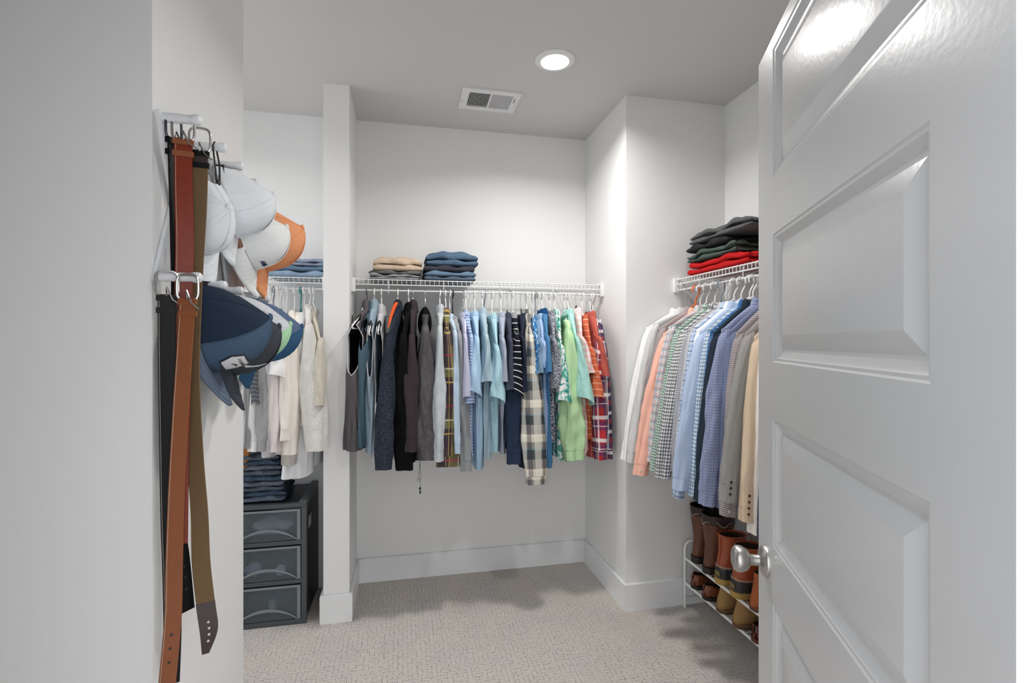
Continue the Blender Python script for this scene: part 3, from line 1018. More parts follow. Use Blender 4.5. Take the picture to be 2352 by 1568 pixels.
B('polo_shirt', 'blue and white cross-striped polo behind the light blue tee', 'shirt', f_bstripe, 1068, 724, (1083, 766), (1078, 930, 28), (1085, 1050, 16), 'short', 'shirt', 'white', hl='blue striped polo', tilt=0.12)
B('tee_shirt', 'light sky blue tee with wide slanted sleeve', 'shirt', f_ltblue, 1089, 724, (1097, 770), (1086, 905, 40), (1100, 1074, 30), 'short', 'shirt', 'white', hl='sky blue tee', slant=1.0)
B('tee_shirt', 'mist blue fine-striped tee with square sleeve hem', 'shirt', f_pheather, 1107, 718, (1117, 764), (1117, 881, 32), (1117, 1058, 26), 'short', 'shirt', 'white', hl='mist blue tee')
B('tee_shirt', 'pale aqua tee with flared sleeve, lowest of the blue tees', 'shirt', f_aqua, 1131, 729, (1141, 790), (1142, 920, 38), (1136, 1044, 26), 'short', 'shirt', 'white', hl='pale aqua tee', slant=1.0)
B('polo_shirt', 'lavender grey polo right of the pale aqua tee', 'shirt', f_lav, 1150, 727, (1155, 774), (1157, 882, 22), (1152, 1046, 18), 'short', 'shirt', 'white', hl='lavender grey polo')
B('polo_shirt', 'dark slate polo with turned collar before the striped polo', 'shirt', f_dslate, 1164, 728, (1173, 772), (1170, 900, 22), (1158, 1016, 16), 'short', 'shirt', 'chrome', hl='dark slate polo')
B('denim_shirt', 'navy denim shirt with long cuff below the striped polo', 'shirt', f_denim, 1178, 733, (1181, 800), (1180, 1064, 34), (1182, 1050, 32), 'long', 'shirt', None)
B('polo_shirt', 'black polo with thin white stripes and grey sleeve cuff', 'shirt', f_bwstripe, 1177, 728, (1188, 764), (1183, 908, 38), (1193, 1046, 14), 'short', 'shirt', 'white', collarm=f_greyc, hl='black striped polo', slant=1.2)
B('tee_shirt', 'plain navy tee tucked behind the cream check flannel', 'shirt', f_navy, 1198, 724, (1200, 768), (1202, 905, 18), (1204, 1070, 22), 'short', 'tee', 'chrome', hl='navy tee')
B('flannel_shirt', 'cream, grey and navy checked flannel with longest sleeve on the rod', 'shirt', f_check, 1209, 720, (1216, 745), (1230, 1110, 48), (1221, 1060, 40), 'long', 'shirt', 'white', hl='cream checked flannel', folds=0.6, sway=0.03)
B('polo_shirt', 'bright blue printed shirt right of the checked flannel', 'shirt', f_bprint, 1223, 736, (1231, 766), (1230, 862, 16), (1244, 1044, 16), 'short', 'shirt', 'white', hl='bright blue printed shirt')
B('polo_shirt', 'steel blue polo beside the bright blue print', 'shirt', f_sblue, 1231, 733, (1239, 776), (1238, 862, 18), (1249, 1060, 16), 'short', 'shirt', 'grey', hl='steel blue polo')
B('polo_shirt', 'periwinkle polo with pale sleeve hem', 'shirt', f_peri, 1237, 730, (1248, 780), (1243, 850, 28), (1256, 1066, 20), 'short', 'shirt', 'white', hl='periwinkle polo', slant=0.8)
B('polo_shirt', 'azure blue polo with royal blue collar', 'shirt', f_azure, 1246, 718, (1257, 768), (1256, 860, 18), (1263, 1071, 26), 'short', 'shirt', 'white', collarm=f_dazure, hl='azure polo')
B('shirt', 'black and white marled shirt left of the leaf print', 'shirt', f_ghe, 1263, 723, (1273, 774), (1276, 895, 30), (1272, 1014, 26), 'short', 'shirt', 'white', hl='marled shirt')
B('shirt', 'white shirt with green leaf print', 'shirt', f_trop, 1274, 720, (1289, 788), (1294, 925, 34), (1290, 1059, 28), 'short', 'shirt', 'white', hl='leaf print shirt', slant=0.6)
B('shirt', 'lime green long shirt with bunched lower sleeve', 'shirt', f_lime, 1298, 733, (1309, 752), (1317, 1055, 44), (1308, 1062, 30), 'long', 'shirt', 'white', collarm=f_dgreen, hl='lime green shirt', folds=1.8)
B('shirt', 'seafoam cotton shirt with wide slanting sleeve', 'shirt', f_aqua2, 1305, 718, (1323, 768), (1344, 922, 40), (1326, 1054, 24), 'short', 'shirt', 'white', hl='seafoam shirt', slant=1.2)
B('shirt', 'pink and white checked shirt', 'shirt', f_pink, 1323, 716, (1336, 772), (1352, 862, 26), (1346, 1044, 32), 'short', 'shirt', 'chrome', hl='pink checked shirt', tilt=0.02)
B('polo_shirt', 'orange polo with thin pale stripes', 'shirt', f_orstripe, 1338, 733, (1358, 795), (1370, 916, 32), (1355, 1010, 18), 'short', 'shirt', 'white', hl='orange striped polo', slant=0.4)
B('tee_shirt', 'brick red tee with square sleeve right of the orange polo', 'shirt', f_brick, 1355, 724, (1374, 770), (1385, 869, 26), (1362, 1056, 22), 'short', 'shirt', 'white', hl='brick red tee')
B('plaid_shirt', 'red, navy and yellow plaid shirt near the wall corner', 'shirt', f_redplaid, 1360, 738, (1374, 780), (1380, 1054, 30), (1379, 1050, 28), 'long', 'shirt', 'white', hl='red plaid shirt')
B('plaid_shirt', 'navy, red and white plaid shirt, last on the middle rod', 'shirt', f_navplaid, 1369, 742, (1387, 778), (1393, 1052, 22), (1391, 1050, 16), 'long', 'shirt', None)
# orange lining showing along the sherpa jacket's collar
zq = on_y(914, 708, ROD_Y).z - RODZ
m = MB(); m.tube([(0.040, 0.004, zq + 0.030), (0.062, -0.008, zq + 0.022), (0.082, -0.020, zq - 0.004), (0.110, -0.031, zq - 0.040), (0.140, -0.040, zq - 0.075), (0.165, -0.048, zq - 0.11)], [0.007, 0.009, 0.009, 0.008, 0.006, 0.002], 8)
m.build('collar_facing', f_orange, sherpa)
# drawcord of the rain jacket
cr = MB()
p0 = on_y(963, 1056, 2.62); off = Vector(rain.location)
def wl(px, py, y=2.62):
    p = on_y(px, py, y) - off
    return (-p.y, p.x, p.z)
cr.tube([wl(964, 1050), wl(966, 1080), wl(967, 1100), wl(963, 1106), wl(957, 1103), wl(957, 1099), wl(964, 1101), wl(966, 1115), wl(965, 1122)], 0.0011, 5)
cr.tube([wl(966, 1050), wl(963, 1080), wl(961, 1092), wl(964, 1101)], 0.0011, 5)
cr.tube([wl(964.5, 1119), wl(964.5, 1124)], 0.0050, 8)
cr.tube([wl(965, 1126), wl(965, 1133)], [0.0035, 0.0045], 8)
cr.build('drawcord', M_BLK, rain)

# ------------------------------------------------------------------ dress shirts on the right wall
g_white = fabric('white_poplin', K(236, 236, 236), second=K(226, 227, 228))
g_lgrey = fabric('pale_grey_poplin', K(200, 200, 198), second=K(188, 188, 187))
g_taupe = fabric('taupe_cotton', K(160, 146, 146))
g_salmon = fabric('salmon_oxford', K(240, 175, 152), second=K(234, 160, 138))
g_pplaid = fabric('pale_multicolour_plaid', K(205, 205, 205), bands=[(0, 0.034, 0, 0.010, K(120, 140, 165), 0.6), (1, 0.038, 0, 0.012, K(120, 140, 165), 0.6), (0, 0.034, 0.020, 0.004, K(215, 130, 110), 0.7), (1, 0.038, 0.024, 0.004, K(215, 130, 110), 0.7)])
def gingham(name, c1, c2, s):
    return fabric(name, c1, bands=[(0, s, 0, s * 0.5, c2, 0.62), (1, s, 0, s * 0.5, c2, 0.62)])
g_green = gingham('green_gingham', K(212, 228, 220), K(15, 85, 60), 0.0125)
g_black = gingham('black_gingham', K(236, 236, 238), K(14, 16, 26), 0.0155)
g_micro = gingham('grey_microcheck', K(220, 220, 225), K(55, 60, 80), 0.0085)
g_blpl = fabric('blue_window_plaid', K(196, 210, 232), bands=[(0, 0.044, 0, 0.014, K(120, 150, 195), 0.5), (1, 0.044, 0, 0.014, K(120, 150, 195), 0.5), (0, 0.044, 0.018, 0.004, K(40, 70, 120), 0.85), (1, 0.044, 0.018, 0.004, K(40, 70, 120), 0.85), (0, 0.044, 0.028, 0.003, K(40, 70, 120), 0.7)])
g_ltbl = fabric('powder_blue_twill', K(166, 184, 214), second=K(158, 176, 207))
g_blgh = gingham('sky_blue_gingham', K(232, 238, 244), K(55, 125, 175), 0.016)
g_dnavy = fabric('ink_blue_cotton', K(40, 52, 66), second=K(28, 38, 52))
g_grid = fabric('blue_grey_grid', K(116, 128, 165), second=K(100, 112, 150), bands=[(0, 0.011, 0, 0.0016, K(190, 196, 218), 0.42), (1, 0.011, 0, 0.0016, K(190, 196, 218), 0.42)])
g_chamb = fabric('slate_chambray', K(108, 118, 152), second=K(90, 100, 134))
g_brown = gingham('brown_microcheck', K(205, 195, 195), K(62, 48, 54), 0.0075)
g_tweed = fabric('grey_heather_wool', K(150, 148, 143), second=K(122, 120, 116), grain=(300, 0.5))
g_tan = fabric('tan_wool', K(205, 180, 150), second=K(196, 170, 140))
g_pinkw = fabric('pale_pink_cotton', K(236, 220, 212))
g_blue2 = fabric('navy_suiting', K(44, 52, 82))
g_dots = fabric('royal_blue_dots', K(40, 96, 160), prints=[(160, (1, 1), 0.62, 0.66, K(225, 235, 245))])
g_pew = fabric('pewter_stripe', K(205, 205, 208), bands=[(0, 0.008, 0, 0.003, K(110, 112, 120), 0.8)])
M_BTN_D = plain('dark_horn_button', C(34, 30, 30), 0.4)
M_BTN_B = plain('brown_horn_button', C(92, 60, 38), 0.4)
M_BTN_W = plain('pearl_button', C(225, 220, 205), 0.3)
GR = 'dress shirts and blazers on the right wall rod'
def RR(*a, **k):
    return garment('R', *a, group=GR, **k)
zc = -0.122
RR('dress_shirt', 'white dress shirt, leftmost on the right wall rod', 'shirt', g_white, 0, zc, (1484, 752), (1437, 1056, 24), (1470, 1030, 0.018), 'long', 'shirt', 'wire', hl='white dress shirt')
RR('dress_shirt', 'pale grey dress shirt second from the wall corner', 'shirt', g_lgrey, 0, zc, (1499, 742), (1454, 1062, 30), (1480, 1036, 0.018), 'long', 'shirt', 'wire', hl='pale grey dress shirt')
RR('dress_shirt', 'taupe cotton shirt under the orange hanger', 'shirt', g_taupe, 0, zc, (1514, 752), (1490, 1050, 26), (1500, 1050, 0.018), 'long', 'shirt', 'orange', hl='taupe shirt')
RR('dress_shirt', 'salmon pink oxford shirt with wide cuff', 'shirt', g_salmon, 0, zc - 0.01, (1523, 766), (1471, 1090, 38), (1500, 1060, 0.018), 'long', 'shirt', 'white', hl='salmon oxford shirt', lean=0.03, buttons=(M_BTN_W, 1))
RR('dress_shirt', 'pale plaid shirt with grey, blue and rust lines', 'shirt', g_pplaid, 0, zc, (1536, 750), (1495, 1060, 26), (1520, 1060, 0.018), 'long', 'shirt', 'white', hl='pale plaid shirt')
RR('dress_shirt', 'green gingham dress shirt', 'shirt', g_green, 0, zc, (1552, 756), (1504, 1082, 24), (1530, 1070, 0.018), 'long', 'shirt', 'white', hl='green gingham shirt', buttons=(M_BTN_W, 1))
RR('dress_shirt', 'black and white gingham dress shirt', 'shirt', g_black, 0, zc, (1565, 758), (1522, 1097, 40), (1545, 1080, 0.018), 'long', 'shirt', 'grey', hl='black gingham shirt', lean=0.03, buttons=(M_BTN_W, 1))
RR('dress_shirt', 'grey microcheck shirt behind the black gingham', 'shirt', g_micro, 0, zc, (1577, 758), (1546, 1080, 28), (1560, 1080, 0.018), 'long', 'shirt', 'wire', hl='grey microcheck shirt')
RR('dress_shirt', 'pewter striped shirt left of the window plaid', 'shirt', g_pew, 0, zc, (1585, 756), (1556, 1070, 22), (1570, 1080, 0.016), 'long', 'shirt', 'wire', hl='pewter striped shirt')
RR('dress_shirt', 'blue and white window plaid shirt', 'shirt', g_blpl, 0, zc, (1592, 752), (1557, 1142, 26), (1580, 1090, 0.018), 'long', 'shirt', 'white', hl='blue window plaid shirt')
RR('dress_shirt', 'white poplin shirt squeezed behind the powder blue one', 'shirt', g_white, 0, zc, (1600, 757), (1574, 1090, 22), (1585, 1080, 0.016), 'long', 'shirt', 'wire', hl='white poplin shirt')
RR('dress_shirt', 'plain powder blue dress shirt with broad smooth sleeve', 'shirt', g_ltbl, 0, zc, (1606, 762), (1564, 1124, 46), (1590, 1100, 0.018), 'long', 'shirt', 'white', hl='powder blue dress shirt', lean=0.03, folds=0.7)
RR('dress_shirt', 'sky blue gingham dress shirt', 'shirt', g_blgh, 0, zc, (1624, 756), (1598, 1140, 34), (1612, 1110, 0.018), 'long', 'shirt', 'white', hl='sky blue gingham shirt')
RR('dress_shirt', 'royal blue dotted shirt just right of the sky blue gingham', 'shirt', g_dots, 0, zc, (1631, 760), (1606, 1120, 20), (1615, 1112, 0.016), 'long', 'shirt', 'white', hl='royal blue dotted shirt')
RR('dress_shirt', 'ink blue shirt between gingham and grid shirts', 'shirt', g_dnavy, 0, zc, (1638, 764), (1606, 1150, 26), (1620, 1120, 0.018), 'long', 'shirt', 'wire', hl='ink blue shirt')
RR('dress_shirt', 'blue grey grid-check shirt with wide cuff', 'shirt', g_grid, 0, zc, (1657, 756), (1628, 1160, 48), (1645, 1130, 0.018), 'long', 'shirt', 'wire', hl='blue grey grid shirt', lean=0.03, folds=1.3)
RR('dress_shirt', 'slate chambray shirt right of the grid check', 'shirt', g_chamb, 0, zc, (1672, 762), (1652, 1164, 26), (1660, 1140, 0.018), 'long', 'shirt', 'white', hl='slate chambray shirt')
RR('dress_shirt', 'brown microcheck shirt with pale button beside the grey blazer', 'shirt', g_brown, 0, zc, (1690, 764), (1672, 1184, 40), (1680, 1150, 0.018), 'long', 'shirt', 'wire', hl='brown microcheck shirt', buttons=(M_BTN_W, 1))
RR('blazer', 'grey heather blazer with dark sleeve buttons', 'blazer', g_tweed, 0, zc, (1712, 764), (1674, 1150, 50), (1690, 1180, 0.024), 'long', 'lapel', 'white', hl='grey heather blazer', lean=0.03, buttons=(M_BTN_D, 3), cuffm=g_tweed, folds=0.4)
RR('blazer', 'tan blazer with brown sleeve buttons at the door edge', 'blazer', g_tan, 0, zc, (1733, 772), (1714, 1196, 38), (1725, 1200, 0.024), 'long', 'lapel', 'white', hl='tan blazer', lean=0.03, buttons=(M_BTN_B, 4), cuffm=g_tan, folds=0.4)
RR('dress_shirt', 'pale pink shirt showing below the tan blazer', 'shirt', g_pinkw, 0, zc, (1752, 780), (1734, 1226, 30), (1745, 1200, 0.018), 'long', 'shirt', 'wire', hl='pale pink shirt')
RR('blazer', 'navy suit jacket partly behind the door', 'blazer', g_blue2, 0, zc, (1776, 785), (1758, 1235, 40), (1770, 1230, 0.022), 'long', 'lapel', 'white', hl='navy suit jacket', folds=0.4)

# ------------------------------------------------------------------ white tops in the left recess
h_knit = fabric('cream_chunky_knit', K(244, 238, 226), second=K(230, 222, 210), relief=('knit', 700.0, 0.55))
h_knit2 = fabric('oatmeal_chunky_knit', K(222, 213, 196), second=K(206, 197, 180), relief=('knit', 700.0, 0.55))
h_beige = fabric('ivory_fine_knit', K(228, 220, 210), second=K(220, 212, 202))
h_rib = fabric('ivory_rib', K(232, 222, 212), relief=('rib', 900.0, 0.9))
h_blouse = fabric('white_voile', K(228, 230, 234), second=K(216, 219, 224))
h_tee = fabric('white_jersey', K(232, 229, 227), second=K(222, 219, 218))
h_pink = fabric('blush_jersey', K(226, 214, 210))
h_lg = fabric('silver_jersey', K(196, 196, 198), second=K(182, 182, 186))
h_mg = fabric('mid_grey_jersey', K(160, 160, 160), second=K(140, 140, 142))
h_dk = fabric('dark_grey_stripe', K(84, 90, 98), bands=[(1, 0.02, 0, 0.008, K(120, 126, 132), 0.7)])
GL = 'pale tops on the left recess rod'
def LLG(*a, **k):
    return garment('L', *a, group=GL, **k)
LLG('sweater', 'oatmeal chunky knit sweater against the partition', 'sweater', h_knit2, 720, 712, (735, 780), (735, 930, 20), (732, 960, 16), 'long', 'tee', 'white', hl='oatmeal sweater', folds=0.7, cuffm=False)
LLG('sweater', 'cream chunky knit sweater with full drooping sleeve', 'sweater', h_knit, 712, 704, (706, 740), (726, 1034, 46), (702, 985, 34), 'long', 'tee', 'white', hl='cream chunky sweater', folds=0.8, cuffm=False)
LLG('blouse', 'white voile blouse with longest flared hem', 'blouse', h_blouse, 698, 722, (690, 765), None, (668, 1096, 62), 'none', 'tee', 'white', hl='white voile blouse', folds=1.6)
LLG('sweater', 'ivory fine knit sweater with long ribbed cuff', 'sweater', h_beige, 690, 722, (680, 765), (664, 1066, 30), (672, 1030, 26), 'long', 'tee', 'teal', cuffm=h_rib, hl='ivory fine knit sweater', folds=0.6)
LLG('shirt', 'ivory shirt with folded collar under the white hanger', 'shirt', h_beige, 676, 724, (662, 770), (655, 1010, 22), (652, 1040, 24), 'long', 'shirt', 'white', hl='ivory shirt')
LLG('tee_shirt', 'white tee with wide crinkled short sleeve', 'shirt', h_tee, 660, 728, (648, 775), (640, 868, 44), (640, 1040, 26), 'short', 'tee', 'white', hl='white tee', slant=0.5)
LLG('tee_shirt', 'blush white top beside the white tee', 'shirt', h_pink, 647, 726, (634, 780), (634, 1036, 20), (630, 1046, 22), 'long', 'tee', 'chrome', hl='blush top')
LLG('tee_shirt', 'silver grey top hanging below the blue mesh cap', 'shirt', h_lg, 638, 726, (618, 780), (616, 1048, 26), (610, 1040, 26), 'long', 'tee', 'white', hl='silver grey top')
LLG('shirt', 'mid grey top between silver and white tops', 'shirt', h_mg, 628, 728, (606, 780), (604, 1034, 22), (600, 1036, 22), 'long', 'tee', 'grey', hl='mid grey top')
LLG('tee_shirt', 'white long sleeved top next to the grey tees', 'shirt', h_tee, 620, 728, (592, 780), (585, 1035, 24), (588, 1030, 20), 'long', 'tee', 'white', hl='white long sleeved top')
LLG('tee_shirt', 'dark striped top glimpsed behind the white sleeves', 'shirt', h_dk, 604, 728, (583, 780), (590, 930, 16), (588, 990, 16), 'short', 'tee', 'white', hl='dark striped top')
LLG('tee_shirt', 'grey tee at the corner of the left wall', 'shirt', h_mg, 594, 728, (568, 780), (566, 1028, 24), (568, 1026, 24), 'long', 'tee', 'white', hl='grey tee by the left wall')
LLG('tee_shirt', 'silver tee half hidden by the left wall corner', 'shirt', h_lg, 583, 728, (552, 780), (552, 1020, 24), (552, 1026, 24), 'long', 'tee', 'white', hl='silver tee by the left wall')
# ================================================================== folded clothes
def folded(name, label, cat, mat, loc, size, rotz=0.0, seed=0, layers=2, puff=0.0, group=None, slope=0.0, wav=1.0):
    """a folded garment: stacked, rounded folds with open edges behind; size = (width, depth, height)"""
    rng = random.Random(seed * 13 + 5)
    t = thing(name, label, cat, loc, rotz, group)
    w, d, h = size
    hl = h / layers
    for L in range(layers):
        nu, nv = 46, 30
        a = np.linspace(0, 2 * PI, nu)
        s = np.linspace(-1, 1, nv)
        hw_ = w / 2 * (1 - rng.uniform(0, 0.03))
        hd_ = d / 2 * (1 - rng.uniform(0, 0.03))
        ph = [rng.uniform(0, 6.28) for _ in range(6)]
        # ring in (y, z) swept along x, ends pinched
        endp = (1 - np.abs(s) ** 14) ** 0.5
        endp = np.maximum(endp, 0.02)
        cy, cz = spow(np.cos(a), 0.38), spow(np.sin(a), 0.55)
        X = s[:, None] * hw_ + 0 * a[None]
        Y = cy[None] * hd_ * (0.96 + 0.04 * endp[:, None])
        zt = hl * 0.5 * 1.04
        Zl = cz[None] * zt * (0.50 + 0.50 * endp[:, None])
        xx, yy = X / hw_, Y / hd_
        bumpz = 0.7 * wav * (0.0035 * np.sin(5 * xx + 3 * yy + ph[0]) + 0.0025 * np.sin(9 * xx - 4 * yy + ph[1]) + 0.002 * np.sin(14 * yy + 6 * xx + ph[2]))
        Y = Y + 0.004 * np.sin(6 * xx + ph[3]) + 0.002 * np.sin(15 * xx + ph[4])
        base = hl * (L + 0.5)
        crown = puff * (1 - xx ** 2) * (1 - 0.8 * yy ** 2)
        sag = slope * xx
        Z = base + Zl + np.where(cz[None] > 0, bumpz * (1.6 if L == layers - 1 else 1.0) + crown * (L + 1) / layers, (bumpz if L > 0 else 0) + (crown * L / layers)) + sag * (L + 1) / layers * h
        Z = np.maximum(Z, 0.0)
        P = np.stack([X, Y, Z], -1)
        UV = np.stack([X + 0.3 + L * 0.07, np.broadcast_to(np.concatenate([[0], np.cumsum(np.hypot(np.diff(cy * hd_), np.diff(cz * zt)))])[None], X.shape)], -1)
        grid('fold', P, mat, t, UV, None, True, [tuple(range(nu - 1)), tuple((nv - 1) * nu + j for j in range(nu - 2, -1, -1))])
    return t
j_blue = fabric('blue_denim', K(82, 110, 138), second=K(60, 86, 112), grain=(160, 0.5))
j_mid = fabric('mid_denim', K(104, 134, 162), second=K(82, 110, 138), grain=(160, 0.5))
j_slate = fabric('slate_denim', K(88, 106, 126), second=K(68, 84, 104), grain=(160, 0.5))
j_dark = fabric('charcoal_twill', K(66, 66, 78), second=K(54, 54, 66))
j_khaki = fabric('khaki_chino', K(206, 182, 156), second=K(194, 168, 142))
j_olive = fabric('dark_grey_chino', K(112, 112, 108))
j_grey = fabric('grey_chino', K(156, 158, 162), second=K(140, 144, 150))
j_faded = fabric('faded_denim', K(150, 164, 186), second=K(118, 134, 160), grain=(120, 0.6))
j_light = fabric('light_denim', K(146, 172, 198), second=K(120, 148, 178), grain=(140, 0.5))
j_char = fabric('charcoal_heather_wool', K(96, 96, 98), second=K(70, 70, 72), grain=(200, 0.5))
j_blk = fabric('black_wool', K(40, 40, 42))
j_green = fabric('bottle_green_wool', K(74, 90, 82), second=K(54, 70, 62), grain=(200, 0.5))
j_red = fabric('scarlet_wool', K(205, 18, 20, 1.15), second=K(190, 12, 16, 1.15))
ZD = SZ + 0.002
def stack_at(px0, px1, y, items, group, z0=ZD, depth=0.24, seed=0):
    z = z0
    for k, (nm, lab, cat, mat, h, a, b, lay, puff, rz) in enumerate(items):
        p0, p1 = on_y(px0 + a, 600, y), on_y(px1 + b, 600, y)
        w = p1.x - p0.x
        folded(nm, lab, cat, mat, ((p0.x + p1.x) / 2, y + depth / 2 - 0.0, z), (w, depth, h), rz, seed + k, lay, puff, group)
        z += h * 1.01
FY = 2.845
stack_at(852, 968, FY, [
    ('folded_trousers', 'grey chinos, bottom of the left pile on the middle shelf', 'trousers', j_grey, 0.030, -4, -4, 2, 0.0, 0.02),
    ('folded_trousers', 'dark grey chinos under the khaki pair', 'trousers', j_olive, 0.020, -6, 0, 1, 0.002, -0.01),
    ('folded_trousers', 'khaki chinos folded on top of grey trousers', 'trousers', j_khaki, 0.058, 2, 2, 2, 0.030, 0.03)], 'folded trousers on the middle shelf', seed=10)
stack_at(972, 1096, FY, [
    ('folded_jeans', 'slate blue jeans at the bottom of the right pile', 'jeans', j_slate, 0.026, 2, -2, 1, 0.0, 0.0),
    ('folded_jeans', 'mid blue jeans second from the bottom of the right pile', 'jeans', j_mid, 0.026, 0, -1, 1, 0.002, 0.02),
    ('folded_trousers', 'charcoal twill trousers between the blue jeans', 'trousers', j_dark, 0.034, 1, -4, 1, 0.004, -0.01),
    ('folded_jeans', 'bright blue jeans bunched on top of the right pile', 'jeans', j_blue, 0.056, 6, 2, 2, 0.040, 0.02)], 'folded jeans on the middle shelf', seed=20)
stack_at(612, 752, FY, [
    ('folded_jeans', 'light blue jeans, lowest on the left recess shelf', 'jeans', j_light, 0.034, -4, -2, 1, 0.0, 0.0),
    ('folded_jeans', 'mid blue jeans, middle of three on the left recess shelf', 'jeans', j_mid, 0.028, 4, -2, 1, 0.0, 0.0),
    ('folded_jeans', 'faded grey-blue jeans, topmost on the left recess shelf', 'jeans', j_faded, 0.034, 14, 0, 2, 0.006, 0.0)], 'folded jeans in the left recess', seed=30)
# sweaters on the right shelf: long side follows the wall
def sweater_at(nm, lab, mat, z, h, px, seed, puff, y1=2.33, y0=2.0, lay=2, slope=0.0, dx=0.0):
    return folded(nm, lab, 'sweater', mat, (XR - 0.165 + dx, (y0 + y1) / 2, z), (y1 - y0, 0.27, h), -PI / 2, seed, lay, puff, 'folded sweaters on the right shelf', slope, 1.6)
sweater_at('folded_sweater', 'scarlet red sweater at the bottom of the right shelf pile', j_red, ZD, 0.060, 0, 41, 0.010, 2.40, 1.92)
sweater_at('folded_sweater', 'bottle green sweater lying on the red one', j_green, ZD + 0.066, 0.046, 0, 42, 0.012, 2.41, 2.00)
sweater_at('folded_sweater', 'black knit under the charcoal sweater', j_blk, ZD + 0.120, 0.030, 0, 43, 0.016, 2.42, 2.06, 1)
sweater_at('folded_sweater', 'charcoal heather sweater draped on top of the right shelf pile', j_char, ZD + 0.158, 0.044, 0, 44, 0.026, 2.39, 1.90)

# ================================================================== plastic drawer chest in the left recess
M_CHF = plain('charcoal_plastic', C(80, 83, 87), 0.45, 0, 0.4, 0.05)
M_CHS = plain('black_side_plastic', C(30, 33, 36), 0.4, 0, 0.4, 0.05)
def frosted(name, mixv, col):
    b = NB(name)
    nt = b.t
    tr = b.n('ShaderNodeBsdfTransparent'); tr.inputs[0].default_value = (0.82, 0.86, 0.88, 1)
    mx = b.n('ShaderNodeMixShader'); mx.inputs[0].default_value = mixv
    b.b.inputs['Base Color'].default_value = col
    b.b.inputs['Roughness'].default_value = 0.3
    nt.links.new(tr.outputs[0], mx.inputs[1]); nt.links.new(b.b.outputs[0], mx.inputs[2])
    nt.links.new(mx.outputs[0], nt.nodes['Material Output'].inputs[0])
    return b.m
M_FROST = frosted('frosted_drawer_plastic', 0.24, (0.26, 0.30, 0.33, 1))
M_RIM = frosted('frosted_rim_plastic', 0.5, (0.42, 0.46, 0.50, 1))
M_FROST2 = plain('clear_plastic_rim', C(132, 140, 147), 0.3, 0, 0.5, 0.02)
cx1 = -0.482; cx0 = cx1 - 0.375; cy0 = 2.728; cy1 = YB - 0.025; ch = 0.622
chest = thing('drawer_chest', 'charcoal plastic three-drawer chest with frosted fronts', 'drawers', ((cx0 + cx1) / 2, (cy0 + cy1) / 2, 0))
cw, cd = (cx1 - cx0) / 2, (cy1 - cy0) / 2
fw = 0.026
for sx in (-1, 1):
    x0, x1 = sorted((sx * cw, sx * (cw - fw)))
    box('corner_post', x0, x1, -cd, -cd + 0.03, 0.0, ch - 0.03, M_CHF, chest, 0.004)
    box('corner_post', x0, x1, cd - 0.03, cd, 0.0, ch - 0.03, M_CHF, chest, 0.004)
zr = [0.0, 0.202, 0.399, 0.586]
for z in zr:
    box('front_rail', -cw + 0.02, cw - 0.02, -cd + 0.001, -cd + 0.03, z + (0.004 if z else 0), z + 0.026, M_CHF, chest, 0.003)
for sx in (-1, 1):
    x0, x1 = sorted((sx * (cw - 0.004), sx * (cw - 0.009)))
    box('side_panel', x0, x1, -cd + 0.028, cd - 0.028, 0.012, ch - 0.02, M_CHS, chest)
box('back_panel', -cw + 0.02, cw - 0.02, cd - 0.012, cd - 0.006, 0.012, ch - 0.02, M_CHS, chest)
b_ = bmesh.new()
bm_box(b_, -cw + 0.006, cw - 0.006, -cd + 0.004, cd - 0.004, ch - 0.034, ch - 0.012, 0.002)
bm_obj('top', b_, M_CHS, chest, 40)
for sx in (-1, 1):
    x0, x1 = sorted((sx * cw, sx * (cw - 0.036)))
    box('top_rim', x0, x1, -cd, cd, ch - 0.03, ch + 0.004, M_CHF, chest, 0.004)
box('side_label', cw - 0.0045, cw - 0.002, -cd + 0.09, -cd + 0.15, 0.455, 0.515, plain('paper_label', C(190, 192, 195), 0.6), chest)
for k in range(3):
    z0, z1 = zr[k] + 0.029, zr[k + 1] - 0.003
    dr = bpy.data.objects.new('drawer', None); COL.objects.link(dr); dr.parent = chest
    xw = cw - fw - 0.003
    m = MB()
    m.box(-xw, xw, -cd + 0.004, -cd + 0.0065, z0, z1)
    m.build('front', M_FROST, dr)
    m = MB()
    m.box(-xw, -xw + 0.003, -cd + 0.0066, cd - 0.04, z0, z1 - 0.02)
    m.box(xw - 0.003, xw, -cd + 0.0066, cd - 0.04, z0, z1 - 0.02)
    m.box(-xw + 0.003, xw - 0.003, -cd + 0.0066, cd - 0.04, z0, z0 + 0.003)
    m.box(-xw + 0.003, xw - 0.003, cd - 0.043, cd - 0.04, z0 + 0.003, z1 - 0.02)
    m.build('bin', M_CHS, dr)
    # rim along the top and sides
    m = MB()
    m.box(-xw, xw, -cd - 0.004, -cd + 0.004, z1 - 0.009, z1)
    m.box(-xw, -xw + 0.016, -cd - 0.001, -cd + 0.004, z0, z1 - 0.009)
    m.box(xw - 0.016, xw, -cd - 0.001, -cd + 0.004, z0, z1 - 0.009)
    m.build('rim', M_RIM, dr)
    # arched finger grip moulded into the front
    n = 24
    v, f = [], []
    for i in range(n + 1):
        s = -1 + 2 * i / n
        za = z0 + 0.004 + 0.056 * (1 - s * s) ** 0.9
        th = 0.019 * (1 - 0.8 * s * s) + 0.001
        for (yy, zz) in ((-cd + 0.004, za), (-cd - 0.008, za + 0.002), (-cd - 0.008, za - th * 0.4), (-cd + 0.004, za - th)):
            v.append((s * (xw - 0.016), yy, zz))
    for i in range(n):
        for j in range(4):
            f.append((i * 4 + j, i * 4 + (j + 1) % 4, (i + 1) * 4 + (j + 1) % 4, (i + 1) * 4 + j))
    raw('grip', v, f, M_FROST2, dr, None, True, 40)
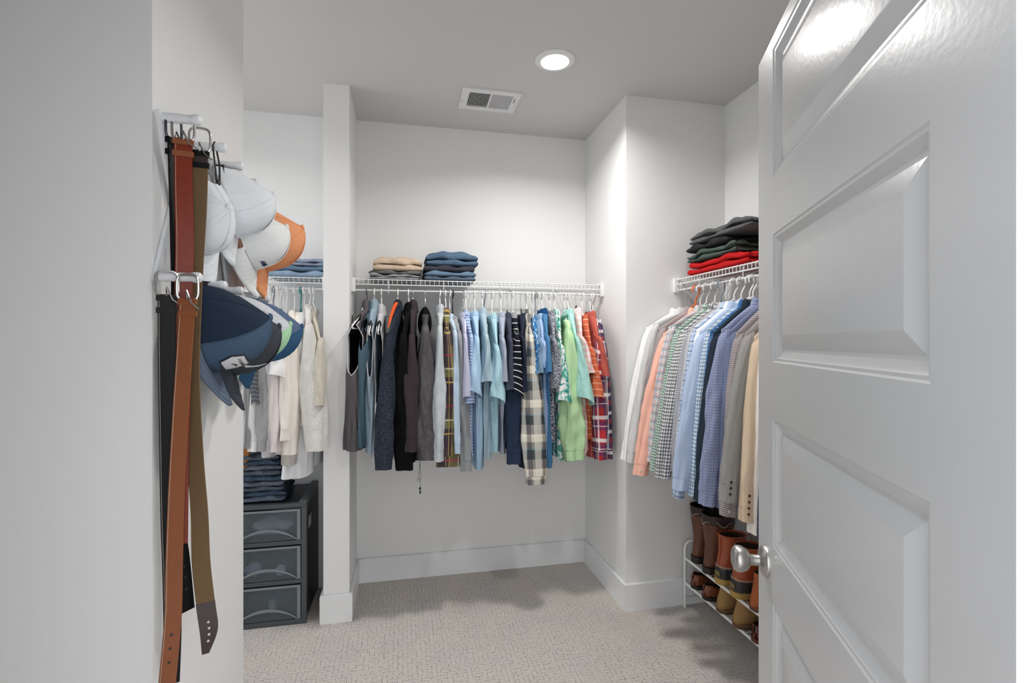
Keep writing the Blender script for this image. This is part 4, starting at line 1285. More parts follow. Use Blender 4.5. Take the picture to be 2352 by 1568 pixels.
# things seen through the frosted fronts
def crumple(name, label, cat, mat, loc, size, seed, group=None):
    rng = random.Random(seed)
    nu, nv = 28, 16
    a = np.linspace(0, 2 * PI, nu); b2 = np.linspace(-PI / 2, PI / 2, nv)
    ph = [rng.uniform(0, 6.28) for _ in range(8)]
    A, Bb = np.meshgrid(a, b2)
    r = 1 + 0.10 * np.sin(3 * A + ph[0] + 2 * Bb) + 0.08 * np.sin(5 * A - 3 * Bb + ph[1]) + 0.05 * np.sin(9 * A + 7 * Bb + ph[2])
    X = size[0] / 2 * r * np.cos(Bb) * np.cos(A); Y = size[1] / 2 * r * np.cos(Bb) * np.sin(A)
    Z = np.maximum(size[2] / 2 + size[2] / 2 * r * np.sin(Bb), 0.0)
    P = np.stack([X, Y, Z], -1)
    t = thing(name, label, cat, loc, 0, group)
    grid('cloth', P, mat, t, np.stack([A * 0.06, Bb * 0.06], -1))
    return t
kx = (cx0 + cx1) / 2
crumple('undershirt', 'pale grey undershirt seen through the top drawer front', 'clothing', h_lg, (kx + 0.005, cy0 + 0.09, 0.431 + 0.005), (0.19, 0.12, 0.085), 3)
crumple('undershirt', 'dusky pink cloth at the back of the top drawer', 'clothing', g_taupe, (kx + 0.05, cy0 + 0.22, 0.431 + 0.005), (0.19, 0.13, 0.12), 4)
crumple('sock_ball', 'rolled white socks behind the middle drawer front', 'socks', h_tee, (kx + 0.055, cy0 + 0.05, 0.234), (0.05, 0.04, 0.05), 5)
crumple('sock_ball', 'striped grey sock roll at the left of the middle drawer', 'socks', f_pstripe, (kx - 0.075, cy0 + 0.06, 0.234), (0.08, 0.06, 0.07), 6)
crumple('sock_ball', 'navy sock pile filling the right of the middle drawer', 'socks', f_navy, (kx + 0.09, cy0 + 0.16, 0.234), (0.12, 0.12, 0.09), 8)
crumple('sock_ball', 'beige knotted sock in the bottom drawer', 'socks', h_knit2, (kx + 0.01, cy0 + 0.07, 0.034), (0.035, 0.04, 0.07), 7)
crumple('sock_ball', 'dark clothing bundle filling the bottom drawer', 'clothing', f_dslate, (kx, cy0 + 0.2, 0.034), (0.26, 0.13, 0.09), 9)
# pile of folded jeans on the chest
zj = ch - 0.012 + 0.001
jm = [fabric('indigo_denim_a', K(112, 124, 140), second=K(64, 78, 96), grain=(110, 0.6)), fabric('indigo_denim_b', K(76, 96, 118), second=K(40, 56, 78), grain=(110, 0.6)),
      fabric('indigo_denim_c', K(98, 110, 122), second=K(56, 66, 80), grain=(110, 0.6))]
jw = ['grey-washed jeans at the very bottom of the pile on the chest', 'dark indigo jeans second from the bottom on the chest', 'washed charcoal jeans third from the bottom on the chest', 'dark jeans with pale edge, fourth up on the chest',
      'grey jeans fifth up on the chest', 'ink jeans sixth up on the chest', 'slate jeans seventh up on the chest', 'deep navy jeans eighth up on the chest', 'black-blue jeans topmost on the chest']
for k in range(9):
    h = 0.0262
    folded('folded_jeans', jw[k], 'jeans', jm[k % 3], (cx0 + 0.132 + 0.006 * math.sin(k * 2.1) - 0.003 * max(0, k - 4), 2.905 + 0.006 * math.sin(k * 1.3), zj), (0.26 - 0.003 * k, 0.26, h), 0.03 * math.sin(k), 60 + k, 1, 0.002, 'jeans piled on the drawer chest')
    zj += h * 1.02
crumple('scarf', 'orange-brown cloth on the jeans pile beside the left wall', 'scarf', fabric('rust_cloth', K(190, 120, 62)), on_y(562, 1068, 2.80) + Vector((0, 0, -0.02)), (0.05, 0.05, 0.20), 12)
# ================================================================== accordion peg rack on the left chase
M_RACK = plain('white_painted_wood', (0.83, 0.845, 0.87, 1), 0.4, 0, 0.5, 0.03)
PEGY = [1.236, 1.397, 1.533, 1.680, 1.815]
ZT, ZB = 1.918, 1.571
rack = thing('peg_rack', 'white expanding lattice peg rack screwed to the left wall', 'rack', (XL, PEGY[0], ZB))
def bar(y0, z0, y1, z1, x0, x1, name):
    a = Vector((0, y0, z0)); b = Vector((0, y1, z1))
    t = (b - a).normalized(); nrm = Vector((0, -t.z, t.y)) * 0.0115
    a = a - t * 0.016; b = b + t * 0.016
    v = []
    for x in (x0, x1):
        for p in (a + nrm, b + nrm, b - nrm, a - nrm):
            v.append((x, p.y, p.z))
    raw(name, v, [(3, 2, 1, 0), (4, 5, 6, 7), (0, 1, 5, 4), (1, 2, 6, 5), (2, 3, 7, 6), (3, 0, 4, 7)], M_RACK, rack, None, False)
for i in range(4):
    ya, yb_ = PEGY[i] - PEGY[0], PEGY[i + 1] - PEGY[0]
    bar(ya, 0.0, yb_, ZT - ZB, 0.001, 0.009, 'slat')
    bar(ya, ZT - ZB, yb_, 0.0, 0.009, 0.017, 'slat')
pg = None
for z in (0.0, ZT - ZB):
    for y in PEGY:
        if pg is None:
            pg = lathe('peg', [(0.0105, 0.012), (0.0105, 0.050), (0.0095, 0.066), (0.0100, 0.074), (0.0118, 0.079), (0.0122, 0.085), (0.0108, 0.091), (0.006, 0.095), (0.001, 0.096)], M_RACK, rack, 20, 'x')
            o = pg
        else:
            o = pg.copy(); COL.objects.link(o); o.parent = rack
        o.location = (0, y - PEGY[0], z)
sc = lathe('screw', [(0.006, 0.0), (0.006, 0.006), (0.003, 0.009)], M_BLK, rack, 12, 'x')
sc.location = (0.017, 0.045, 0.055)

# ------------------------------------------------------------------ belts
def leather(name, col, rough=0.35, dark=0.75, spec=0.5):
    b = NB(name)
    uv = b.uv()
    nz = b.noise(uv, 90.0, 4.0, 0.6)
    cc = b.mix(nz, col, tuple(v * dark for v in col[:3]) + (1,))
    b.bump(b.noise(uv, 500.0, 3.0), 0.12, 0.002)
    MATS[name] = b.done(cc, rough, 0, spec)
    return MATS[name]
L_BLACK = leather('black_leather', C(15, 15, 17), 0.42, 0.75, 0.22)
L_TAN = leather('saddle_tan_leather', C(160, 92, 52, 0.8), 0.4, 0.75, 0.4)
L_COG = leather('cognac_leather', C(156, 52, 14, 0.8), 0.36, 0.5, 0.3)
L_SUEDE = leather('olive_brown_suede', C(116, 92, 62), 0.9)
L_DKBR = leather('dark_brown_leather', C(58, 42, 40), 0.42)
M_STITCH = plain('cream_thread', C(215, 205, 190), 0.8)
M_BUCK = plain('satin_buckle_metal', (0.58, 0.57, 0.55, 1), 0.25, 1.0, 0.5, 0.06)
M_GUN = plain('gunmetal', (0.12, 0.12, 0.13, 1), 0.3, 1.0, 0.5, 0.06)
def ribbon(name, pts, wid, yaw, thick, mat, parent, n=60, off=0.0, frac=None):
    """strap along world points; yaw = heading of its width axis in plan; thickness to the viewer side"""
    Q = catmull([list(p) + [w, a] for p, w, a in zip(pts, wid, yaw)], n)
    if frac:
        Q = Q[int(frac[0] * (n - 1)):int(frac[1] * (n - 1)) + 1]
    v, f, uv = [], [], []
    L = 0.0
    for i, q in enumerate(Q):
        if i:
            L += float(np.linalg.norm(Q[i][:3] - Q[i - 1][:3]))
        w = Vector((math.cos(q[4]), math.sin(q[4]), 0))
        t = Vector(Q[min(i + 1, len(Q) - 1)][:3] - Q[max(i - 1, 0)][:3]).normalized()
        nn = t.cross(w).normalized()
        if nn.y > 0: nn = -nn
        c = Vector(q[:3])
        hw, ht = q[3] / 2, thick / 2
        for (a, b2) in ((-1, -0.4), (-0.94, 1), (0.94, 1), (1, -0.4), (0.94, -1), (-0.94, -1)):
            v.append(tuple(c + w * hw * a + nn * (ht * b2 + off)))
            uv.append((a * hw + 0.1, L))
    m = len(Q)
    for i in range(m - 1):
        for j in range(6):
            f.append((i * 6 + j, i * 6 + (j + 1) % 6, (i + 1) * 6 + (j + 1) % 6, (i + 1) * 6 + j))
    f.append(tuple(range(5, -1, -1))); f.append(tuple((m - 1) * 6 + j for j in range(6)))
    return raw(name, v, f, mat, parent, uv, True, 45), Q
def belt(label, peg_pt, pts, wid, yaw, mats, tipmat=None, tipfrac=1.0, stitch=None, keeper=None, holes=0, buckle=M_BUCK, bw=0.042, bh=0.056, prong=True, tab=None):
    """pts in world metres from just under the buckle to the tip"""
    root = thing('belt', label, 'belt', (0, 0, 0), 0, 'belts on the peg rack')
    root.location = pts[0]
    org = Vector(pts[0])
    P = [Vector(p) - org for p in pts]
    n = 70
    st, Q = ribbon('strap', P, wid, yaw, 0.0036, mats, root, n, 0.0, (0, tipfrac))
    if tipmat is not None:
        tp, Q2 = ribbon('strap_end', P, [w * 1.04 for w in wid], yaw, 0.0046, tipmat, root, n, 0.0, (tipfrac - 0.01, 1.0))
    if stitch:
        for sgn in (-1, 1) if stitch == 2 else (-1,):
            m = MB()
            Qf = catmull([list(p) + [w, a] for p, w, a in zip(P, wid, yaw)], n)
            pl = []
            for i, q in enumerate(Qf):
                w = Vector((math.cos(q[4]), math.sin(q[4]), 0))
                t = Vector(Qf[min(i + 1, n - 1)][:3] - Qf[max(i - 1, 0)][:3]).normalized()
                nn = t.cross(w).normalized()
                if nn.y > 0: nn = -nn
                pl.append(Vector(q[:3]) + w * sgn * q[3] * 0.40 + nn * 0.0018)
            for i in range(n - 1):
                for k in range(4):
                    a = pl[i].lerp(pl[i + 1], k / 4); b2 = pl[i].lerp(pl[i + 1], (k + 0.62) / 4)
                    m.tube([a, b2], 0.0006, 4, False)
            m.build('stitching', M_STITCH, st)['kind'] = 'stuff'
    if tab is not None:
        ribbon('leather_tab', P, [w_ * 1.03 for w_ in wid], yaw, 0.0058, tab, root, n, 0.0, (0.0, 0.05))
    a0 = yaw[0]
    w = Vector((math.cos(a0), math.sin(a0), 0)); nn = Vector((w.y, -w.x, 0))
    # buckle: a rounded frame looped over the peg
    loop = []
    for k in range(28):
        a = 2 * PI * k / 28
        cxx, sz = math.cos(a), math.sin(a)
        loop.append(w * (math.copysign(abs(cxx) ** 0.55, cxx) * bw / 2) + Vector((0, 0, math.copysign(abs(sz) ** 0.55, sz) * bh / 2 + bh / 2 - 0.006)))
    m = MB(); m.tube(loop, 0.0028, 8, False, True)
    bk = m.build('buckle', buckle, root)
    if prong:
        m = MB(); m.tube([Vector((0, 0, -0.004)) + nn * 0.004, nn * 0.006 + Vector((0, 0, 0.015)), nn * 0.012 + w * 0.012 + Vector((0, 0, -0.012)), nn * 0.016 + w * 0.028 + Vector((0, 0, -0.024))], [0.0022, 0.0022, 0.0018, 0.0014], 6)
        m.build('prong', buckle, bk)
    kc = keeper or mats
    q = wid[0] / 2 + 0.0025
    for k, dz in enumerate((-0.014, -0.040)):
        ring = []
        for (x, y) in ((-q, 0.0036), (q, 0.0036), (q, -0.0036), (-q, -0.0036)):
            for z in (0, 1):
                ring.append(tuple(w * x + nn * y + Vector((0, 0, dz + z * 0.012)) + (P[1] - P[0]).normalized() * 0.0))
        f = []
        for j in range(4):
            a, b2 = j * 2, ((j + 1) % 4) * 2
            f.append((a, b2, b2 + 1, a + 1))
        f += [(0, 2, 4, 6), (7, 5, 3, 1)]
        raw('keeper', ring, f, kc, root, None, False)
    if holes:
        Qf = catmull([list(p) + [w_, a] for p, w_, a in zip(P, wid, yaw)], n)
        for k in range(holes):
            i = int((n - 1) * (1 - 0.035 - 0.030 * (k + 1)))
            qq = Qf[i]
            w2 = Vector((math.cos(qq[4]), math.sin(qq[4]), 0))
            c = Vector(qq[:3])
            n2 = Vector((w2.y, -w2.x, 0))
            if n2.y > 0: n2 = -n2
            h = lathe('hole', [(0.0028, 0.0), (0.0028, 0.0006), (0.0010, 0.0008)], M_STITCH if tipmat is not None else M_BLK, st, 10, 'y')
            h.location = c + n2 * 0.0026
            h.rotation_euler = (0, 0, qq[4] + PI)
    return root
def bp(lst, y):
    return [on_y(px, py, (y[i] if hasattr(y, '__len__') else y)) for i, (px, py) in enumerate(lst)]
# upper peg
belt('black belt with dark buckle, innermost on the upper first peg', None, bp([(399, 318), (402, 420), (405, 560), (408, 760), (404, 980), (408, 1180), (420, 1290), (430, 1402)], 1.250), [0.034] * 8, [R(68), R(70), R(72), R(72), R(70), R(66), R(60), R(55)], L_BLACK, buckle=M_GUN, holes=3)
belt('cognac belt with silver buckle on the upper first peg', None, bp([(421, 318), (421, 420), (424, 560), (421, 700), (416, 900), (412, 1100), (410, 1250)], 1.238), [0.035] * 7, [R(14), R(14), R(18), R(20), R(20), R(20), R(20)], L_COG, stitch=1, keeper=L_TAN, holes=5)
belt('olive suede belt with dark punched tip, longest on the rack', None, bp([(459, 345), (456, 470), (446, 640), (441, 850), (448, 1040), (458, 1180), (462, 1290), (473, 1390), (480, 1450), (472, 1500)], 1.262), [0.033, 0.034, 0.034, 0.033, 0.035, 0.035, 0.036, 0.036, 0.034, 0.014], [R(8), R(4), R(8), R(-6), R(-4), R(6), R(16), R(24), R(24), R(20)], L_SUEDE, tipmat=L_DKBR, tipfrac=0.79, tab=L_DKBR, keeper=L_BLACK, holes=4, buckle=M_BUCK)
# lower peg
belt('black belt with white edge stitching on the lower first peg', None, bp([(383, 676), (383, 800), (386, 1000), (389, 1180), (394, 1330), (396, 1450), (392, 1570)], 1.216), [0.033] * 7, [R(16), R(14), R(12), R(12), R(14), R(18), R(18)], L_BLACK, stitch=1, holes=3)
belt('saddle tan belt with cream stitching, nearest on the lower first peg', None, bp([(431, 684), (424, 800), (414, 960), (405, 1130), (400, 1290), (397, 1420), (383, 1580)], 1.206), [0.031, 0.031, 0.031, 0.031, 0.032, 0.032, 0.032], [R(-2), R(0), R(4), R(8), R(10), R(14), R(18)], L_TAN, stitch=1, holes=3)

# ------------------------------------------------------------------ caps
def mesh_net(name, col):
    b = NB(name)
    uv = b.uv(); s = b.sep(uv)
    a1 = b.math('SINE', b.math('MULTIPLY', s[0], 2 * PI / 0.0030)); a2 = b.math('SINE', b.math('MULTIPLY', s[1], 2 * PI / 0.0030))
    h = b.math('GREATER_THAN', b.math('MULTIPLY', a1, a2), 0.25)
    cc = b.mix(h, col, tuple(v * 0.25 for v in col[:3]) + (1,))
    return b.done(cc, 0.8, 0, 0.2)
def cap(label, loc, R3, crown, front, brimm, button, patch=None, squash=1.0, band=None, under=None, bl=0.072, height=0.118, scale=1.0, mark=None, bt_=0.0, group='baseball caps on the peg rack'):
    """local +x is the brim, +z the button; the strap at -x hangs on the peg"""
    root = thing('baseball_cap', label, 'cap', loc, 0, group)
    root.rotation_mode = 'QUATERNION'
    root.rotation_quaternion = R3.to_quaternion()
    root.scale = (scale, scale, scale)
    ax, ay = 0.098, 0.078 * squash
    nu, nv = 61, 22
    def pt(az, e):
        """az: 0 at the brim; e: 0 rim, 1 button"""
        hh = math.sin(e * PI / 2)
        p_ = 2.1 + 0.75 * math.cos(az)
        c = max(0.0, 1 - hh ** p_) ** 0.74
        h = height * hh
        lift = 0.012 * math.cos(az) * math.sin(e * PI)
        seam = 1 - 0.018 * abs(math.sin(3 * az)) ** 0.3 * 0 + 0.012 * math.cos(6 * az) * math.sin(e * PI) * -1
        crumple = 1 + 0.03 * math.sin(2.3 * az + 4 * e) * math.sin(e * PI)
        return Vector((ax * c * math.cos(az) * seam * crumple, ay * c * math.sin(az) * seam * crumple, h + lift))
    def skin(name, a0, a1, m_, hole=False):
        n = max(12, int(nu * abs(a1 - a0) / (2 * PI)))
        P = np.zeros((nv, n, 3)); U = np.zeros((nv, n, 2))
        for i in range(nv):
            for j in range(n):
                az = a0 + (a1 - a0) * j / (n - 1); e = 0.985 * i / (nv - 1)
                if hole:
                    d = abs(az - PI)
                    mn = 0.0
                    if d < 0.62:
                        mn = 0.42 * math.sqrt(max(0, 1 - (d / 0.62) ** 2))
                    e = mn + (0.985 - mn) * i / (nv - 1)
                P[i, j] = pt(az, e); U[i, j] = (az * 0.09, e * 0.15)
        return grid(name, P, m_, root, U)
    if crown is front:
        skin('crown', 0.0, 2 * PI, crown, True)
    else:
        skin('front_panel', -1.06, 1.06, front)
        skin('back_panel', 1.06, 2 * PI - 1.06, crown, True)
    # seams between the panels
    for k in range(6):
        az = k * PI / 3 + (PI / 6 if crown is front and False else 0.0)
        m = MB(); m.tube([pt(az, 0.98 * (0.45 if abs(az - PI) < 0.1 else 0.0) + (0.985 - (0.45 if abs(az - PI) < 0.1 else 0)) * i / 12) * 1.004 for i in range(13)], 0.0012, 5)
        m.build('seam', front if k in (0, 1, 5) else crown, root)
    bt = lathe('button', [(0.0085, -0.002), (0.0082, 0.002), (0.0055, 0.0048), (0.001, 0.0058)], button, root, 16)
    bt.location = pt(0, 0.985) * 1.0
    # sweatband inside the rim and strap across the back opening
    P = np.zeros((2, nu, 3))
    for j in range(nu):
        az = -PI + 2 * PI * j / (nu - 1)
        for i in range(2):
            p = pt(az, 0.0); P[i, j] = (p.x * (0.985 - 0.05 * i), p.y * (0.985 - 0.05 * i), 0.0 + 0.022 * i)
    grid('sweatband', P, band or front, root)
    # curved brim
    nb, nr = 37, 9
    P = np.zeros((nr, nb, 3)); U = np.zeros((nr, nb, 2))
    for j in range(nb):
        az = -1.12 + 2.24 * j / (nb - 1)
        p = pt(az, 0.0)
        s = az / 1.12
        reach = bl * (1 - abs(s) ** 2.6) ** 0.6 if abs(s) < 1 else 0.0
        for i in range(nr):
            q = i / (nr - 1)
            x = p.x + reach * q + 0.001
            y = p.y * (1 + 0.05 * q)
            z = -0.002 - 0.10 * q * 0.25 - 2.6 * y * y * (0.5 + 0.9 * q) 
            P[i, j] = (x, y, z + 2.6 * 0.5 * p.y * p.y * (1 - q) * 1.0 + bt_ * reach * q); U[i, j] = (x, y)
    br = grid('brim', P, brimm, root, U)
    sm = br.modifiers.new('thickness', 'SOLIDIFY'); sm.thickness = 0.0035; sm.offset = 0
    for k in (3, 5, 7):
        m = MB(); m.tube([Vector(P[k, j]) + Vector((0, 0, 0.0021)) for j in range(3, nb - 3)], 0.0005, 4)
        m.build('brim_stitching', front, br)
    if patch:
        pc = MB()
        a0, a1, e0, e1 = patch['az'], patch['az'] + patch['w'], patch['e'], patch['e'] + patch['h']
        def pp(u, v, k=1.0):
            q = pt(a0 + (a1 - a0) * u, e0 + (e1 - e0) * v)
            return q + Vector((q.x, q.y, 0.02)).normalized() * 0.0022 * k
        NP = np.zeros((9, 13, 3))
        for i in range(9):
            v_ = i / 8; h_ = 0.5 - 0.13 * abs(2 * v_ - 1)
            for j in range(13):
                NP[i, j] = pp(0.5 + h_ * (2 * j / 12 - 1), v_, 1.5)
        o = grid('patch', NP, patch['mat'], root)
        out = [(0, .5), (.13, 0), (.87, 0), (1, .5), (.87, 1), (.13, 1)]
        ring_ = []
        for q in range(6):
            for k in range(4):
                a_, b__ = out[q], out[(q + 1) % 6]
                ring_.append(pp(a_[0] + (b__[0] - a_[0]) * k / 4, a_[1] + (b__[1] - a_[1]) * k / 4, 1.5))
        pe = MB(); pe.tube(ring_, 0.0015, 5, False, True)
        pe.build('patch_border', M_BLK, o)
        pe = MB()
        pe.tube([pp(0.34, 0.36, 1.7), pp(0.5, 0.50, 1.8), pp(0.66, 0.44, 1.7)], [0.0008, 0.0022, 0.0006], 5)
        for q in range(7):
            u_ = 0.22 + 0.08 * q
            pe.tube([pp(u_, 0.66, 1.7), pp(u_ + 0.02, 0.80, 1.7)], 0.0007, 4)
        pe.build('patch_print', M_BLK, o)
    if mark:
        mk = MB()
        for (poly, rad) in mark['lines']:
            mk.tube([pt(mark['az'] + u, mark['e'] + v) * 1.012 for (u, v) in poly], rad, 5)
        mk.build('emblem', mark['mat'], root)
    return root
c_navy = fabric('cap_navy_cotton', K(66, 90, 116), second=K(58, 80, 106))
c_navmesh = mesh_net('cap_navy_mesh', K(30, 48, 72))
c_brim = fabric('cap_brim_slate', K(92, 106, 128), second=K(84, 98, 120))
c_dkgrey = fabric('cap_dark_grey', K(62, 66, 74), 0.7, second=K(52, 56, 64))
c_black = fabric('cap_black', K(30, 34, 44))
c_white = fabric('cap_white', K(222, 226, 230), second=K(212, 217, 222))
c_white2 = fabric('cap_soft_white', K(228, 228, 226), second=K(216, 217, 216))
c_mint = fabric('cap_mint', K(170, 226, 172))
c_lgrey = fabric('cap_light_grey', K(205, 208, 216))
c_blue = fabric('cap_blue', K(48, 92, 134))
c_blmesh = mesh_net('cap_blue_mesh', K(88, 112, 150))
c_orange = fabric('cap_orange', K(236, 150, 96), second=K(228, 138, 84))
M_PATCH = plain('pale_patch', C(222, 224, 226), 0.7)
def cap_rot(tilt, yaw=0.0, roll=0.0):
    """brim down, button out from the wall; tilt swings the brim away from the wall, yaw turns the crown to the door"""
    X = Vector((0, 0, -1)); Z = Vector((1, 0, 0)); Y = Z.cross(X)
    M = Matrix((X, Y, Z)).transposed()
    return Matrix.Rotation(-yaw, 3, 'Z') @ Matrix.Rotation(-tilt, 3, 'Y') @ M @ Matrix.Rotation(roll, 3, 'Z')
def hang_cap(i, row, tilt, yaw, out, *a, dz=0.0, roll=0.0, scale=1.0, **k):
    Rm = cap_rot(R(tilt), R(yaw), R(roll))
    strap = Rm @ Vector((-0.094 * scale, 0, 0.006 * scale))
    peg = Vector((XL + out, PEGY[i], (ZT if row else ZB) + 0.008 + dz))
    return cap(k.pop('label'), peg - strap, Rm, *a, scale=scale, **k)
hang_cap(1, 0, 9, -6, 0.040, c_navmesh, c_navy, c_brim, c_navy, label='navy trucker cap with white patch and mesh back', band=c_black, roll=-6, scale=1.16, bt_=0.62, height=0.125, bl=0.080,
         patch={'az': -0.62, 'w': 0.74, 'e': 0.10, 'h': 0.22, 'mat': M_PATCH})
sw = [([(-0.20, 0.05), (-0.12, -0.02), (-0.02, -0.02), (0.16, 0.10), (0.30, 0.19)], [0.0012, 0.0034, 0.0040, 0.0018, 0.0006])]
hang_cap(2, 0, 12, -10, 0.036, c_dkgrey, c_dkgrey, c_dkgrey, c_dkgrey, label='dark grey cap with a white curved tick emblem', band=c_black, roll=-8, scale=1.14, dz=-0.028, bl=0.086, bt_=0.35,
         mark={'az': -0.48, 'e': 0.16, 'mat': M_PATCH, 'lines': sw})
hang_cap(3, 0, 4, -6, 0.045, c_lgrey, c_mint, c_mint, c_mint, label='light grey and mint green cap on the lower fourth peg', band=c_white, roll=-4, scale=1.10, height=0.126)
hang_cap(4, 0, 4, -2, 0.050, c_blmesh, c_blue, c_blue, c_blue, label='blue trucker cap with pale mesh, farthest on the lower row', band=c_blue, roll=-4, scale=1.14, height=0.126)
hang_cap(1, 1, 2, 30, 0.044, c_white, c_white, c_white, c_white, label='plain white cap hanging by a black cord, nearest on the upper row', band=c_white2, squash=0.72, dz=-0.066, scale=1.10, height=0.074, bt_=0.35, bl=0.078, under=c_white)
hang_cap(2, 1, 14, -4, 0.034, c_white, c_white, c_white, c_white, label='white cap with open buckle strap on the upper third peg', band=c_black, dz=-0.012, scale=1.04)
letters = [([(-0.16 + 0.06 * k, 0.0), (-0.13 + 0.06 * k, 0.06), (-0.10 + 0.06 * k, 0.01)], 0.0016) for k in range(5)]
hang_cap(3, 1, 18, -4, 0.030, c_white2, c_white2, c_white2, c_white2, label='soft white cap with small navy lettering', band=c_white2, dz=-0.080, scale=1.06,
         mark={'az': -0.35, 'e': 0.10, 'mat': plain('navy_thread', C(38, 52, 92), 0.8), 'lines': letters})
hang_cap(4, 1, 16, -6, 0.030, c_orange, c_orange, c_orange, c_orange, label='orange cap, farthest on the upper row', band=c_orange, dz=-0.035, scale=1.22)
# cord loop and strap hardware of the white caps
cl = thing('cap_cord', 'thin black cord looped over the upper second peg', 'cord', (XL + 0.066, PEGY[1], ZT))
m = MB()
m.tube([(0.006, -0.004, -0.085), (0.004, -0.012, -0.04), (0.0, -0.012, 0.0), (0, 0.0, 0.0125), (0.0, 0.012, 0.0), (0.008, 0.010, -0.04), (0.012, 0.0, -0.085)], 0.0022, 6)
m.build('loop', M_BLK, cl)
lathe('bead', [(0.003, -0.098), (0.0055, -0.094), (0.0055, -0.086), (0.003, -0.082)], M_BLK, cl, 10).location = (0.009, -0.002, 0)
# ================================================================== shoe rack under the dress shirts
RX0, RX1 = 1.484, 1.728
RY1, RY0 = 2.470, 1.62
srack = thing('shoe_rack', 'white two-tier metal shoe rack under the dress shirts', 'shoe rack', ((RX0 + RX1) / 2, (RY0 + RY1) / 2, 0))
ctr = Vector(srack.location)
def L_(x, y, z):
    return Vector((x, y, z)) - ctr
for y in (RY1, RY0):
    m = MB()
    m.tube([L_(RX0, y, 0.0), L_(RX0, y, 0.315), L_(RX0 + 0.006, y, 0.338), L_(RX0 + 0.022, y, 0.350), L_(RX1 - 0.022, y, 0.350), L_(RX1 - 0.006, y, 0.338), L_(RX1, y, 0.315), L_(RX1, y, 0.0)], 0.0075, 10)
    m.build('end_frame', M_WIRE, srack)
    m = MB(); m.tube([L_(RX0, y, 0.045), L_(RX1, y, 0.045)], 0.006, 8)
    m.build('foot_bar', M_WIRE, srack)
TIER = (0.130, 0.262)
for z in TIER:
    for x in (RX0 + 0.002, RX1 - 0.002):
        m = MB(); m.tube([L_(x, RY1, z), L_(x, RY0, z)], 0.0075, 10)
        m.build('rail', M_WIRE, srack)
    w0 = None
    n = 34
    for k in range(n):
        y = RY1 - 0.02 - (RY1 - RY0 - 0.04) * k / (n - 1)
        if w0 is None:
            m = MB(); m.tube([(RX0 - ctr.x, 0, 0.003), (RX1 - ctr.x, 0, 0.003)], 0.0018, 6)
            w0 = m.build('shelf_wire', M_WIRE, srack); o = w0
        else:
            o = w0.copy(); COL.objects.link(o); o.parent = srack
        o.location = (0, y - ctr.y, z)

def leather_o(name, col, rough=0.4, dark=0.6, sc=22.0):
    b = NB(name)
    o = b.obj()
    cc = b.mix(b.stretch(b.noise(o, sc, 4.0, 0.6), 0.3, 0.7), col, tuple(v * dark for v in col[:3]) + (1,))
    b.bump(b.noise(o, 300.0, 3.0), 0.15, 0.002)
    MATS[name] = b.done(cc, rough, 0, 0.5)
    return MATS[name]
S_WBOOT = leather_o('waxy_brown_leather', C(110, 66, 44), 0.42)
S_WTOP = leather_o('boot_shaft_dark', C(52, 32, 28), 0.45)
S_RUST = leather_o('rust_leather', C(168, 82, 48), 0.38, 0.75)
S_RUBBER = plain('dark_rubber', C(46, 44, 46), 0.55)
S_GUM = plain('gum_sole', C(176, 142, 72), 0.6)
S_SUEDE = leather_o('sand_suede', C(158, 124, 78), 0.95, 0.78)
S_SSOLE = plain('brown_crepe_sole', C(92, 64, 44), 0.7)
S_LOAF = leather_o('chestnut_leather', C(128, 70, 42), 0.3, 0.6)
S_OXB = leather_o('oxblood_leather', C(96, 36, 26), 0.18, 0.6)
S_BSOLE = plain('black_heel', C(28, 26, 26), 0.5)
S_LIN = plain('shoe_lining', C(64, 44, 34), 0.9)
S_ORS = leather_o('orange_suede', C(176, 96, 52), 0.85, 0.8)
def outline(L, hw, n=40):
    """foot outline half-widths from heel to toe"""
    xs = np.linspace(0, 1, n)
    base = np.interp(xs, [0, 0.04, 0.15, 0.32, 0.5, 0.68, 0.82, 0.93, 1.0], [0.25, 0.62, 0.80, 0.74, 0.80, 1.0, 0.95, 0.62, 0.10])
    return xs * L, base * hw
def sole(parent, L, hw, th, mat, heel=0.0, heelm=None, z0=0.0, grow=0.003):
    xs, ws = outline(L + 2 * grow, hw + grow)
    v, f = [], []
    for x, w in zip(xs, ws):
        for (yy, zz) in ((-w, z0), (-w * 1.0, z0 + th), (w, z0 + th), (w, z0)):
            v.append((x - grow, yy, zz))
    n = len(xs)
    for i in range(n - 1):
        for j in range(4):
            f.append((i * 4 + j, i * 4 + (j + 1) % 4, (i + 1) * 4 + (j + 1) % 4, (i + 1) * 4 + j))
    f += [(3, 2, 1, 0), tuple((n - 1) * 4 + j for j in range(4))]
    s = raw('sole', v, f, mat, parent, None, True, 40)
    if heel:
        k = n // 4
        v2 = []
        for x, w in zip(xs[:k], ws[:k]):
            v2 += [(x - grow, -w, z0 - heel), (x - grow, -w, z0), (x - grow, w, z0), (x - grow, w, z0 - heel)]
        f2 = []
        for i in range(k - 1):
            for j in range(4):
                f2.append((i * 4 + j, i * 4 + (j + 1) % 4, (i + 1) * 4 + (j + 1) % 4, (i + 1) * 4 + j))
        f2 += [(3, 2, 1, 0), tuple((k - 1) * 4 + j for j in range(4))]
        raw('heel', v2, f2, heelm or mat, s, None, True, 40)
    return s
